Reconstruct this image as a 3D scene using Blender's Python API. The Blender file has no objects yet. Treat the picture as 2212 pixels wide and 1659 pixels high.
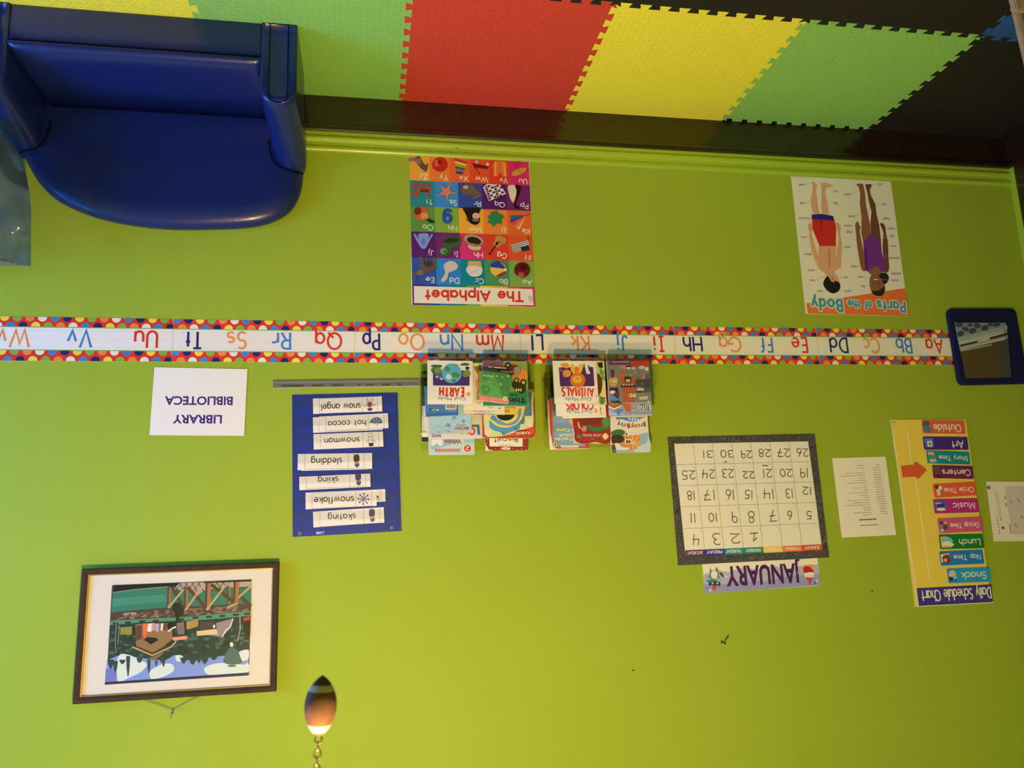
import bpy, bmesh, math, random
import numpy as np
from mathutils import Vector, Matrix
from mathutils.geometry import tessellate_polygon, delaunay_2d_cdt
random.seed(7)
SC = bpy.context.scene
COL = SC.collection
R = math.radians

# ------------------------------------------------------------------ camera
# The photograph was taken with the phone upside down: the camera is rolled by 180 degrees.
PW, PH = 2212, 1659
FPX = 1710.9
YAW, PITCH, ROLL = .1852, .1924, -.0368
CAM = Vector((.1193, -2.5868, 1.5350))
_f = Vector((-math.sin(YAW)*math.cos(PITCH), math.cos(YAW)*math.cos(PITCH), -math.sin(PITCH)))
_r0 = Vector((math.cos(YAW), math.sin(YAW), 0))
_u0 = _r0.cross(_f)
_r = _r0*math.cos(ROLL)+_u0*math.sin(ROLL)
_u = _u0*math.cos(ROLL)-_r0*math.sin(ROLL)
cam_data = bpy.data.cameras.new('camera')
cam = bpy.data.objects.new('camera', cam_data)
COL.objects.link(cam)
cam_data.sensor_width = 36
cam_data.lens = FPX/PW*36
cam_data.clip_start = .02
cam_data.dof.use_dof = True
cam_data.dof.focus_distance = 2.6
cam_data.dof.aperture_fstop = 11
m3 = Matrix(((-_r.x, -_u.x, -_f.x), (-_r.y, -_u.y, -_f.y), (-_r.z, -_u.z, -_f.z)))
cam.matrix_world = Matrix.Translation(CAM) @ m3.to_4x4()
SC.camera = cam

# ------------------------------------------------------------------ world, light, exposure
SC.view_settings.view_transform = 'Standard'
SC.view_settings.look = 'None'
SC.view_settings.gamma = 1
SC.view_settings.use_curve_mapping = False
SC.view_settings.exposure = 0.0
world = bpy.data.worlds.new('world')
SC.world = world
world.use_nodes = True
world.node_tree.nodes['Background'].inputs[0].default_value = (.55, .68, 1, 1)
world.node_tree.nodes['Background'].inputs[1].default_value = .6
LAMP_POWER = 165
LAMP_COLOR = (1, .635, .225)
LAMP_AT = (.13, -2.08, 2.30)
WINDOW_POWER = 68
WINDOW_COLOR = (.06, .33, 1)
wl_ = bpy.data.lights.new('window_daylight', 'AREA')
wl_.shape = 'RECTANGLE'; wl_.size = 1.3; wl_.size_y = 1.2
wl_.energy = WINDOW_POWER; wl_.color = WINDOW_COLOR
wlo = bpy.data.objects.new('window_daylight', wl_)
wlo.location = (2.56, -1.25, 1.5)
wlo.rotation_euler = (0, R(90), 0)          # shines towards -x, into the room
COL.objects.link(wlo)

# ------------------------------------------------------------------ small helpers
def lin(c):
    c /= 255.
    return c/12.92 if c <= .04045 else ((c+.055)/1.055)**2.4

def lin3(c):
    return tuple(lin(x) for x in c)

def ray(px, py):
    ux, uy = PW-px, PH-py
    return _f + _r*((ux-PW/2)/FPX) - _u*((uy-PH/2)/FPX)

def at(px, py, y=0.0):                       # point of the vertical plane y = const
    d = ray(px, py)
    return CAM + d*((y-CAM.y)/d.y)

def floor_at(px, py, z=0.0):
    d = ray(px, py)
    return CAM + d*((z-CAM.z)/d.z)

def tag(o, label=None, cat=None, group=None, kind=None):
    if label: o['label'] = label
    if cat: o['category'] = cat
    if group: o['group'] = group
    if kind: o['kind'] = kind
    return o

def empty(name, loc, rot=(0, 0, 0)):
    o = bpy.data.objects.new(name, None)
    o.empty_display_size = .05
    o.location = loc; o.rotation_euler = rot
    COL.objects.link(o)
    return o

def link(name, me, mats=(), parent=None, loc=None, rot=None, smooth=False):
    o = bpy.data.objects.new(name, me)
    COL.objects.link(o)
    for m in ([mats] if isinstance(mats, bpy.types.Material) else mats):
        me.materials.append(m)
    if smooth:
        for p in me.polygons: p.use_smooth = True
    if parent: o.parent = parent
    if loc is not None: o.location = loc
    if rot is not None: o.rotation_euler = rot
    return o

def mesh(name, verts, faces):
    me = bpy.data.meshes.new(name)
    me.from_pydata([tuple(v) for v in verts], [], faces)
    me.update()
    return me

def bm_obj(name, bm, mats, parent=None, loc=None, rot=None, smooth=False):
    me = bpy.data.meshes.new(name)
    bm.normal_update()
    bm.to_mesh(me); bm.free()
    return link(name, me, mats, parent, loc, rot, smooth)

def bm_box(bm, x0, x1, y0, y1, z0, z1):
    v = [bm.verts.new(p) for p in ((x0, y0, z0), (x1, y0, z0), (x1, y1, z0), (x0, y1, z0), (x0, y0, z1), (x1, y0, z1), (x1, y1, z1), (x0, y1, z1))]
    for f in ((3, 2, 1, 0), (4, 5, 6, 7), (0, 1, 5, 4), (1, 2, 6, 5), (2, 3, 7, 6), (3, 0, 4, 7)):
        bm.faces.new([v[i] for i in f])

def box(name, x0, x1, y0, y1, z0, z1, mats, parent=None, bevel=0, seg=2, loc=None, rot=None):
    bm = bmesh.new()
    bm_box(bm, x0, x1, y0, y1, z0, z1)
    if bevel:
        bmesh.ops.bevel(bm, geom=bm.edges[:], offset=bevel, segments=seg, profile=.5, affect='EDGES')
    return bm_obj(name, bm, mats, parent, loc, rot, smooth=bool(bevel and seg > 2))

def bm_tube(bm, pts, r, n=8, closed=False, caps=True):
    pts = [Vector(p) for p in pts]
    rings = []
    prev = None
    N = len(pts)
    for i, p in enumerate(pts):
        a = pts[(i-1) % N] if closed or i > 0 else p
        b = pts[(i+1) % N] if closed or i < N-1 else p
        t = (b-a).normalized()
        if prev is None:
            ref = Vector((0, 0, 1)) if abs(t.z) < .9 else Vector((1, 0, 0))
            nx = t.cross(ref).normalized()
        else:
            nx = (prev - t*prev.dot(t)).normalized()
        prev = nx
        ny = t.cross(nx)
        rr = r[i] if isinstance(r, (list, tuple)) else r
        rings.append([bm.verts.new(p+(nx*math.cos(2*math.pi*k/n)+ny*math.sin(2*math.pi*k/n))*rr) for k in range(n)])
    for i in range(N if closed else N-1):
        A, B = rings[i], rings[(i+1) % N]
        for k in range(n):
            bm.faces.new((A[k], A[(k+1) % n], B[(k+1) % n], B[k]))
    if caps and not closed:
        bm.faces.new(rings[0][::-1]); bm.faces.new(rings[-1])

def tube(name, pts, r, mats, parent=None, n=8, closed=False):
    bm = bmesh.new()
    bm_tube(bm, pts, r, n, closed)
    return bm_obj(name, bm, mats, parent, smooth=True)

# ------------------------------------------------------------------ materials
def new_mat(name):
    m = bpy.data.materials.new(name)
    m.use_nodes = True
    nt = m.node_tree
    return m, nt, nt.nodes['Principled BSDF']

def plain(name, col, rough=.5, spec=.4, metal=0, bump=0, scale=80, var=0, coat=0):
    m, nt, b = new_mat(name)
    c = lin3(col) if max(col) > 1 else col
    b.inputs['Base Color'].default_value = (*c, 1)
    b.inputs['Roughness'].default_value = rough
    b.inputs['Specular IOR Level'].default_value = spec
    b.inputs['Metallic'].default_value = metal
    b.inputs['Coat Weight'].default_value = coat
    if bump or var:
        tc = nt.nodes.new('ShaderNodeTexCoord')
        no = nt.nodes.new('ShaderNodeTexNoise')
        no.inputs['Scale'].default_value = scale
        no.inputs['Detail'].default_value = 6
        nt.links.new(tc.outputs['Object'], no.inputs['Vector'])
        if bump:
            bp = nt.nodes.new('ShaderNodeBump')
            bp.inputs['Strength'].default_value = 1
            bp.inputs['Distance'].default_value = bump
            nt.links.new(no.outputs['Fac'], bp.inputs['Height'])
            nt.links.new(bp.outputs['Normal'], b.inputs['Normal'])
        if var:
            rp = nt.nodes.new('ShaderNodeValToRGB')
            rp.color_ramp.elements[0].position = .3
            rp.color_ramp.elements[1].position = .7
            rp.color_ramp.elements[0].color = (*[x*(1-var) for x in c], 1)
            rp.color_ramp.elements[1].color = (*[min(1, x*(1+var)) for x in c], 1)
            nt.links.new(no.outputs['Fac'], rp.inputs['Fac'])
            nt.links.new(rp.outputs['Color'], b.inputs['Base Color'])
    return m

def printed(name, rough, spec=.4):           # paper printed with flat inks, one ink per face
    m, nt, b = new_mat(name)
    a = nt.nodes.new('ShaderNodeAttribute')
    a.attribute_name = 'Ink'
    nt.links.new(a.outputs['Color'], b.inputs['Base Color'])
    b.inputs['Roughness'].default_value = rough
    b.inputs['Specular IOR Level'].default_value = spec
    return m

def clear(name, tint=(.97, .98, .98), rough=.05, gloss=.10, opaque=None, mix=0.0):
    m = bpy.data.materials.new(name)
    m.use_nodes = True
    nt = m.node_tree
    for n in list(nt.nodes):
        if n.type != 'OUTPUT_MATERIAL': nt.nodes.remove(n)
    out = [n for n in nt.nodes if n.type == 'OUTPUT_MATERIAL'][0]
    tr = nt.nodes.new('ShaderNodeBsdfTransparent'); tr.inputs[0].default_value = (*tint, 1)
    gl = nt.nodes.new('ShaderNodeBsdfGlossy'); gl.inputs['Roughness'].default_value = rough
    lw = nt.nodes.new('ShaderNodeLayerWeight'); lw.inputs['Blend'].default_value = .25
    mp = nt.nodes.new('ShaderNodeMapRange')
    mp.inputs['To Min'].default_value = gloss*.3; mp.inputs['To Max'].default_value = min(1, gloss*4)
    nt.links.new(lw.outputs['Fresnel'], mp.inputs['Value'])
    mx = nt.nodes.new('ShaderNodeMixShader')
    nt.links.new(mp.outputs['Result'], mx.inputs['Fac'])
    nt.links.new(tr.outputs[0], mx.inputs[1]); nt.links.new(gl.outputs[0], mx.inputs[2])
    last = mx
    if opaque:
        df = nt.nodes.new('ShaderNodeBsdfDiffuse'); df.inputs[0].default_value = (*opaque, 1)
        m2 = nt.nodes.new('ShaderNodeMixShader'); m2.inputs['Fac'].default_value = mix
        nt.links.new(mx.outputs[0], m2.inputs[1]); nt.links.new(df.outputs[0], m2.inputs[2])
        last = m2
    nt.links.new(last.outputs[0], out.inputs['Surface'])
    return m

PRINT = printed('printed_paper', .55, .3)
GLOSS = printed('glossy_print', .28, .45)
PLASTIC_PRINT = printed('printed_vinyl', .35, .4)

# ------------------------------------------------------------------ stroke lettering (school-book letter forms)
def arc(cx, cy, rx, ry, a0, a1, n=None):
    n = n or max(4, int(abs(a1-a0)/16))
    return [(cx+rx*math.cos(R(a0+(a1-a0)*i/n)), cy+ry*math.sin(R(a0+(a1-a0)*i/n))) for i in range(n+1)]
def ring(cx, cy, rx, ry): return arc(cx, cy, rx, ry, 90, 450, 26)
def dot(x, y): return [(x, y-.055), (x, y+.055)]
G = {
 'A': (.80, [[(0, 0), (.4, 1), (.8, 0)], [(.14, .34), (.66, .34)]]),
 'B': (.56, [[(0, 0), (0, 1), (.26, 1)]+arc(.26, .76, .26, .24, 90, -90)+[(0, .52)], [(.26, .52)]+arc(.28, .26, .28, .26, 90, -90)+[(0, 0)]]),
 'C': (.74, [arc(.48, .5, .48, .5, 48, 312, 20)]),
 'D': (.68, [[(0, 0), (0, 1), (.2, 1)]+arc(.2, .5, .48, .5, 90, -90, 14)+[(0, 0)]]),
 'E': (.50, [[(.5, 1), (0, 1), (0, 0), (.5, 0)], [(0, .52), (.44, .52)]]),
 'F': (.48, [[(.48, 1), (0, 1), (0, 0)], [(0, .52), (.42, .52)]]),
 'G': (.84, [arc(.48, .5, .48, .5, 45, 352, 22)+[(.95, .46), (.56, .46)]]),
 'H': (.66, [[(0, 0), (0, 1)], [(.66, 0), (.66, 1)], [(0, .52), (.66, .52)]]),
 'I': (.34, [[(.17, 0), (.17, 1)], [(0, 1), (.34, 1)], [(0, 0), (.34, 0)]]),
 'J': (.42, [[(.42, 1), (.42, .22)]+arc(.21, .22, .21, .22, 0, -165)]),
 'K': (.58, [[(0, 0), (0, 1)], [(.56, 1), (.02, .42)], [(.2, .6), (.6, 0)]]),
 'L': (.46, [[(0, 1), (0, 0), (.46, 0)]]),
 'M': (.86, [[(0, 0), (.1, 1), (.43, .12), (.76, 1), (.86, 0)]]),
 'N': (.70, [[(0, 0), (0, 1), (.7, 0), (.7, 1)]]),
 'O': (.96, [ring(.48, .5, .48, .5)]),
 'P': (.54, [[(0, 0), (0, 1), (.28, 1)]+arc(.28, .73, .27, .27, 90, -90)+[(0, .46)]]),
 'Q': (.96, [ring(.48, .5, .48, .5), [(.56, .3), (.92, -.04)]]),
 'R': (.56, [[(0, 0), (0, 1), (.28, 1)]+arc(.28, .74, .27, .26, 90, -90)+[(0, .48)], [(.26, .48), (.58, 0)]]),
 'S': (.54, [arc(.27, .75, .25, .25, 35, 250, 12)+arc(.27, .26, .27, .26, 75, -145, 12)]),
 'T': (.66, [[(.33, 0), (.33, 1)], [(0, 1), (.66, 1)]]),
 'U': (.64, [[(0, 1), (0, .32)]+arc(.32, .32, .32, .32, 180, 360, 12)+[(.64, 1)]]),
 'V': (.74, [[(0, 1), (.37, 0), (.74, 1)]]),
 'W': (1.1, [[(0, 1), (.3, 0), (.55, .8), (.8, 0), (1.1, 1)]]),
 'X': (.66, [[(0, 0), (.66, 1)], [(0, 1), (.66, 0)]]),
 'Y': (.66, [[(0, 1), (.33, .5), (.66, 1)], [(.33, .5), (.33, 0)]]),
 'Z': (.62, [[(0, 1), (.62, 1), (0, 0), (.62, 0)]]),
 'a': (.60, [ring(.29, .31, .29, .31), [(.58, .62), (.58, 0)]]),
 'b': (.60, [ring(.29, .31, .29, .31), [(0, 1), (0, 0)]]),
 'c': (.48, [arc(.3, .31, .3, .31, 48, 312, 16)]),
 'd': (.60, [ring(.29, .31, .29, .31), [(.58, 1), (.58, 0)]]),
 'e': (.58, [[(.02, .31), (.57, .31)]+arc(.29, .31, .29, .31, 0, 312, 18)]),
 'f': (.36, [arc(.34, .78, .2, .22, 70, 180, 6)+[(.14, .78), (.14, 0)], [(0, .6), (.34, .6)]]),
 'g': (.60, [ring(.29, .31, .29, .31), [(.58, .62), (.58, -.06)]+arc(.29, -.06, .29, .26, 0, -150, 10)]),
 'h': (.54, [[(0, 0), (0, 1)], [(0, .3)]+arc(.26, .34, .26, .28, 180, 0, 10)+[(.52, 0)]]),
 'i': (.08, [[(.04, 0), (.04, .62)], dot(.04, .86)]),
 'j': (.20, [[(.18, .62), (.18, -.1)]+arc(.0, -.1, .18, .2, 0, -95, 6), dot(.18, .86)]),
 'k': (.48, [[(0, 0), (0, 1)], [(.44, .62), (.02, .24)], [(.16, .37), (.48, 0)]]),
 'l': (.06, [[(.03, 0), (.03, 1)]]),
 'm': (.86, [[(0, 0), (0, .62)], [(0, .34)]+arc(.21, .4, .21, .22, 180, 0, 8)+[(.42, 0)], [(.42, .34)]+arc(.63, .4, .21, .22, 180, 0, 8)+[(.84, 0)]]),
 'n': (.54, [[(0, 0), (0, .62)], [(0, .3)]+arc(.26, .34, .26, .28, 180, 0, 10)+[(.52, 0)]]),
 'o': (.62, [ring(.31, .31, .31, .31)]),
 'p': (.60, [ring(.29, .31, .29, .31), [(0, .62), (0, -.34)]]),
 'q': (.60, [ring(.29, .31, .29, .31), [(.58, .62), (.58, -.34)]]),
 'r': (.36, [[(0, 0), (0, .62)], [(0, .34)]+arc(.27, .34, .27, .27, 180, 60, 8)]),
 's': (.44, [arc(.22, .46, .2, .155, 40, 255, 10)+arc(.22, .16, .22, .16, 75, -145, 10)]),
 't': (.36, [[(.18, .9), (.18, 0)], [(0, .6), (.36, .6)]]),
 'u': (.54, [[(0, .62), (0, .27)]+arc(.26, .27, .26, .27, 180, 360, 10)+[(.52, .62)], [(.52, .4), (.52, 0)]]),
 'v': (.52, [[(0, .62), (.26, 0), (.52, .62)]]),
 'w': (.80, [[(0, .62), (.2, 0), (.4, .56), (.6, 0), (.8, .62)]]),
 'x': (.48, [[(0, 0), (.48, .62)], [(0, .62), (.48, 0)]]),
 'y': (.52, [[(0, .62), (.27, .02)], [(.52, .62), (.12, -.34)]]),
 'z': (.46, [[(0, .62), (.46, .62), (0, 0), (.46, 0)]]),
 '0': (.52, [ring(.26, .5, .26, .5)]),
 '1': (.12, [[(.06, 0), (.06, 1)]]),
 '2': (.56, [arc(.27, .72, .25, .28, 160, -40, 10)+[(0, .02), (.22, .07), (.56, .0)]]),
 '3': (.50, [arc(.2, .76, .24, .24, 140, -80, 9)+arc(.2, .27, .28, .27, 80, -140, 10)]),
 '4': (.54, [[(.08, 1), (.0, .45), (.54, .48)], [(.5, 1), (.42, 0)]]),
 '5': (.50, [[(.5, 1), (.1, .98), (.06, .56)]+arc(.2, .3, .28, .3, 105, -140, 12)]),
 '6': (.50, [[(.36, 1), (.08, .5)]+arc(.25, .28, .24, .28, 150, 510, 20)]),
 '7': (.54, [[(0, .96), (.5, 1), (.18, 0)], [(.1, .48), (.5, .52)]]),
 '8': (.50, [arc(.25, .76, .2, .24, 60, 270, 12)+arc(.25, .26, .25, .26, 90, -270, 18)+arc(.25, .76, .2, .24, 270, 420, 8)]),
 '9': (.46, [ring(.22, .72, .22, .28), [(.44, .8), (.4, 0)]]),
 "'": (.08, [[(.04, 1), (.02, .8)]]), '.': (.1, [dot(.05, .03)]), '-': (.3, [[(0, .4), (.3, .4)]]), ' ': (.34, []),
}

_font_cache = {}
def font_mesh(s, bold):
    key = (s, bold)
    if key not in _font_cache:
        cu = bpy.data.curves.new('lettering', 'FONT')
        cu.body = s; cu.size = 1; cu.offset = bold; cu.fill_mode = 'FRONT'; cu.resolution_u = 3
        ob = bpy.data.objects.new('lettering', cu)
        COL.objects.link(ob)
        bpy.context.view_layer.update()
        me = ob.evaluated_get(bpy.context.evaluated_depsgraph_get()).to_mesh()
        vs = [(v.co.x, v.co.y) for v in me.vertices]
        fs = [tuple(p.vertices) for p in me.polygons]
        bpy.data.objects.remove(ob); bpy.data.curves.remove(cu)
        _font_cache[key] = (vs, fs)
    return _font_cache[key]

def ribbon(pts, w, closed=False):
    """quads along a polyline with mitred joints"""
    out = []
    P = [pts[0]]
    for p in pts[1:]:
        if math.hypot(p[0]-P[-1][0], p[1]-P[-1][1]) > 1e-6: P.append(p)
    if closed and math.hypot(P[0][0]-P[-1][0], P[0][1]-P[-1][1]) < 1e-6: P.pop()
    n = len(P)
    if n < 2: return [], []
    L, Rr = [], []
    for i in range(n):
        def nrm(a, b):
            dx, dy = b[0]-a[0], b[1]-a[1]; d = math.hypot(dx, dy)
            return (-dy/d, dx/d)
        if closed:
            n0, n1 = nrm(P[i-1], P[i]), nrm(P[i], P[(i+1) % n])
        else:
            n0 = nrm(P[i-1], P[i]) if i else nrm(P[0], P[1])
            n1 = nrm(P[i], P[i+1]) if i < n-1 else n0
        mx, my = n0[0]+n1[0], n0[1]+n1[1]
        d = math.hypot(mx, my)
        if d < .3: mx, my, k = n1[0], n1[1], 1
        else:
            mx, my = mx/d, my/d
            k = min(2.2, 1/max(.2, mx*n1[0]+my*n1[1]))
        L.append((P[i][0]+mx*k*w/2, P[i][1]+my*k*w/2)); Rr.append((P[i][0]-mx*k*w/2, P[i][1]-my*k*w/2))
    vs = L+Rr
    fs = [(i, n+i, n+(i+1) % n, (i+1) % n) for i in range(n if closed else n-1)]
    return vs, fs

def union(V, F):
    """one clean triangulation of overlapping stroke pieces"""
    k = 1000.
    fs = []
    for f in F:
        for i in range(1, len(f)-1):
            a, b, c = f[0], f[i], f[i+1]
            ar = (V[b][0]-V[a][0])*(V[c][1]-V[a][1])-(V[b][1]-V[a][1])*(V[c][0]-V[a][0])
            if abs(ar) > 1e-11: fs.append([a, b, c] if ar > 0 else [a, c, b])
    if not fs: return V, []
    r = delaunay_2d_cdt([Vector((x*k, y*k)) for x, y in V], [], fs, 0, 1e-4)
    P = np.array([(v.x/k, v.y/k) for v in r[0]])
    T = np.array([f for f in r[2] if len(f) == 3])
    c = P[T].mean(1)
    keep = np.zeros(len(T), bool)
    Q = np.array(V)
    for i, j, m in fs:                         # keep the triangles whose middle lies in some piece
        A, B, C_ = Q[i], Q[j], Q[m]
        cr = lambda u, v: (v[0]-u[0])*(c[:, 1]-u[1])-(v[1]-u[1])*(c[:, 0]-u[0])
        keep |= (cr(A, B) > 0) & (cr(B, C_) > 0) & (cr(C_, A) > 0)
    return [tuple(p) for p in P], [tuple(int(x) for x in t) for t in T[keep]]

LAYER = .00002

class Sheet:
    """Something flat (paper, card, a book's cover): a thin slab whose front carries inks.
    corners: photo pixels TL, TR, BR, BL of its front face, which lies in the plane y."""
    def __init__(s, name, corners, y, white, crop=(0, 0, 1), thick=.0006, ink=(255, 255, 255), radius=0, mat=None, shape=None):
        s.name, s.y, s.white, s.crop, s.mat = name, y, lin3(white), crop, mat or PRINT
        q = [at(*s.px(p), y) for p in corners]
        c = (q[0]+q[1]+q[2]+q[3])/4
        ex = ((q[0]-q[1])+(q[3]-q[2])).normalized()
        s.ang = math.atan2(ex.z, ex.x)
        s.ex = Vector((math.cos(s.ang), 0, math.sin(s.ang))); s.ez = Vector((-math.sin(s.ang), 0, math.cos(s.ang)))
        s.c = c
        s.w = (abs((q[0]-q[1]).dot(s.ex))+abs((q[3]-q[2]).dot(s.ex)))/2
        s.h = (abs((q[3]-q[0]).dot(s.ez))+abs((q[2]-q[1]).dot(s.ez)))/2
        s.thick = thick
        s.V, s.F, s.C = [], [], []
        s.n = 0
        s.shape = [s.uv(p) for p in shape] if shape else None
        s.body(radius, ink, thick)
    def px(s, p):
        return (s.crop[0]+p[0]/s.crop[2], s.crop[1]+p[1]/s.crop[2])
    def uv(s, p):
        d = at(*s.px(p), s.y)-s.c
        return (d.dot(s.ex), d.dot(s.ez))
    def col(s, c):
        return tuple(min(.93, .89*lin(a)/w) for a, w in zip(c, s.white))
    def body(s, rad, ink, thick):
        a, b = s.w/2, s.h/2
        if rad:
            rad = min(rad, a*.9, b*.9)
            o = arc(a-rad, b-rad, rad, rad, 0, 90, 6)+arc(-a+rad, b-rad, rad, rad, 90, 180, 6)+arc(-a+rad, -b+rad, rad, rad, 180, 270, 6)+arc(a-rad, -b+rad, rad, rad, 270, 360, 6)
        else: o = [(a, b), (-a, b), (-a, -b), (a, -b)]
        if s.shape:
            o = s.shape
            if sum(o[i][0]*o[(i+1) % len(o)][1]-o[(i+1) % len(o)][0]*o[i][1] for i in range(len(o))) < 0: o = o[::-1]
        n = len(o)
        s.outline = o
        s.V += [(u, 0, v) for u, v in o]+[(u, thick, v) for u, v in o]
        c = s.col(ink)
        s.F.append(tuple(range(n))); s.C.append(c)
        s.F.append(tuple(range(2*n-1, n-1, -1))); s.C.append(c)
        for i in range(n):
            j = (i+1) % n
            s.F.append((j, i, n+i, n+j)); s.C.append(c)
    def add(s, vs, fs, c, raw=False):
        s.n += 1
        k = len(s.V); d = -LAYER*s.n
        s.V += [(u, d, v) for u, v in vs]
        cc = c if raw else s.col(c)
        for f in fs:
            ar = sum(vs[f[i]][0]*vs[f[(i+1) % len(f)]][1]-vs[f[(i+1) % len(f)]][0]*vs[f[i]][1] for i in range(len(f)))
            s.F.append(tuple(k+i for i in (f if ar > 0 else f[::-1]))); s.C.append(cc)
    # --- drawing in the pixels of the crop
    def p(s, c, *pts):
        vs = [s.uv(p) for p in pts]
        s.poly(c, vs)
    def poly(s, c, vs):
        if len(vs) == 4: 
            cr = [(vs[(i+1)%4][0]-vs[i][0])*(vs[(i+2)%4][1]-vs[(i+1)%4][1])-(vs[(i+1)%4][1]-vs[i][1])*(vs[(i+2)%4][0]-vs[(i+1)%4][0]) for i in range(4)]
            if all(x > 0 for x in cr) or all(x < 0 for x in cr):
                return s.add(vs, [(0, 1, 2, 3)], c)
        s.add(vs, [tuple(t) for t in tessellate_polygon([[Vector((u, v, 0)) for u, v in vs]])], c)
    def r(s, c, x0, y0, x1, y1):
        s.p(c, (x0, y0), (x1, y0), (x1, y1), (x0, y1))
    def e(s, c, cx, cy, rx, ry=None, rot=0, a0=0, a1=360, n=22):
        ry = ry or rx
        cr, sr = math.cos(R(rot)), math.sin(R(rot))
        pts = []
        m = n if a1-a0 >= 360 else n+1
        for i in range(m):
            a = R(a0+(a1-a0)*i/n); x, y = rx*math.cos(a), ry*math.sin(a)
            pts.append((cx+x*cr-y*sr, cy+x*sr+y*cr))
        s.p(c, *pts)
    def b(s, c, *pts, n=5):                   # blob: closed smooth curve through the points
        N = len(pts); out = []
        for i in range(N):
            p0, p1, p2, p3 = pts[i-1], pts[i], pts[(i+1) % N], pts[(i+2) % N]
            for k in range(n):
                t = k/n
                out.append(tuple(.5*(2*p1[j]+(p2[j]-p0[j])*t+(2*p0[j]-5*p1[j]+4*p2[j]-p3[j])*t*t+(3*p1[j]-p0[j]-3*p2[j]+p3[j])*t**3) for j in (0, 1)))
        s.p(c, *out)
    def l(s, c, w, *pts, closed=False):
        q = [s.uv(p) for p in pts]
        sc = abs(s.uv((pts[0][0]+10, pts[0][1]))[0]-q[0][0])/10
        vs, fs = ribbon(q, w*sc, closed)
        if len(pts) > 2: vs, fs = union(vs, fs)
        if fs: s.add(vs, fs, c)
    def star(s, c, cx, cy, r, k=.45, n=5, rot=0):
        s.p(c, *[(cx+(r if i % 2 == 0 else r*k)*math.sin(R(rot+180*i/n)), cy+(r if i % 2 == 0 else r*k)*math.cos(R(rot+180*i/n))) for i in range(2*n)])
    # --- writing: baseline runs A -> B in the photo (upside down there), h = cap height in pixels
    def frame(s, A, B, h):
        a, b = s.uv(A), s.uv(B)
        d = math.hypot(b[0]-a[0], b[1]-a[1])
        ux = ((b[0]-a[0])/d, (b[1]-a[1])/d)
        hv = s.uv((A[0], A[1]+h)); hh = math.hypot(hv[0]-a[0], hv[1]-a[1])
        return a, d, ux, (-ux[1], ux[0]), hh
    def t(s, c, txt, A, B, h, w=.14, slant=0, track=.2, capped=False):
        a, d, ux, vx, hh = s.frame(A, B, h)
        x = 0; strokes = []
        for ch in txt:
            adv, st = G.get(ch, G[' '])
            strokes += [[(x+q[0], q[1]) for q in k] for k in st]
            x += adv+track
        x -= track
        sx = d/max(x, .2)
        V, F = [], []
        for k in strokes:
            cl = len(k) > 8 and math.hypot(k[0][0]-k[-1][0], k[0][1]-k[-1][1]) < 1e-4
            pts = [(q[0]*sx+slant*q[1]*hh, q[1]*hh) for q in k]
            vs, fs = ribbon(pts, w*hh, cl)
            n0 = len(V); V += vs; F += [tuple(n0+i for i in f) for f in fs]
            if capped and not cl:
                for q in (pts[0], pts[-1]):
                    n0 = len(V); V += [(q[0]+w*hh/2*math.cos(R(45*i)), q[1]+w*hh/2*math.sin(R(45*i))) for i in range(8)]
                    F.append(tuple(range(n0, n0+8)))
        V, F = union(V, F)
        V = [(a[0]+ux[0]*x+vx[0]*y, a[1]+ux[1]*x+vx[1]*y) for x, y in V]
        if F: s.add(V, F, c)
    def ft(s, c, txt, A, B, h, bold=0.0, slant=0):
        a, d, ux, vx, hh = s.frame(A, B, h)
        vs, fs = font_mesh(txt, bold)
        x0 = min(v[0] for v in vs); x1 = max(v[0] for v in vs)
        cap = max(v[1] for v in font_mesh('H', bold)[0])
        sx = d/(x1-x0); sy = hh/cap
        V = [((x-x0)*sx+slant*y*sy, y*sy) for x, y in vs]
        s.add([(a[0]+ux[0]*x+vx[0]*y, a[1]+ux[1]*x+vx[1]*y) for x, y in V], fs, c)
    # --- finishing
    def build(s, parent=None, name=None):
        me = mesh(name or s.name, s.V, s.F)
        ca = me.color_attributes.new('Ink', 'FLOAT_COLOR', 'CORNER')
        for p in me.polygons:
            c = s.C[p.index]
            for li in p.loop_indices: ca.data[li].color = (*c, 1)
        o = link(name or s.name, me, s.mat, parent)
        if parent is None:
            o.location = s.c; o.rotation_euler = (0, -s.ang, 0)
        return o
    def root(s, name):
        return empty(name, s.c, (0, -s.ang, 0))


def thing(sh, label, cat, group=None):
    return tag(sh.build(), label, cat, group)

PAGES = plain('page_block', (236, 226, 200), .8, .1)
def book(sh, label, cat='book', depth=.010, group='picture books in the clear wall racks', board=False):
    """front cover (with its inks) and spine, the block of pages behind it, the rear cover"""
    rt = sh.root(sh.name)
    tag(rt, label, cat, group)
    sh.build(rt, 'front_cover')
    a, b, t = sh.w/2, sh.h/2, .0012
    bm = bmesh.new()
    bm_box(bm, -a, a, depth-t, depth, -b, b)
    bm_box(bm, -a, -a+t, sh.thick, depth-t, -b, b)
    o = bm_obj('rear_cover', bm, plain('cover_board', (200, 190, 170), .5, .3), rt)
    box('pages', -a+t, a-.002, sh.thick+.0001, depth-t-.0001, -b+.002, b-.002, PAGES, rt)
    return rt

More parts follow.
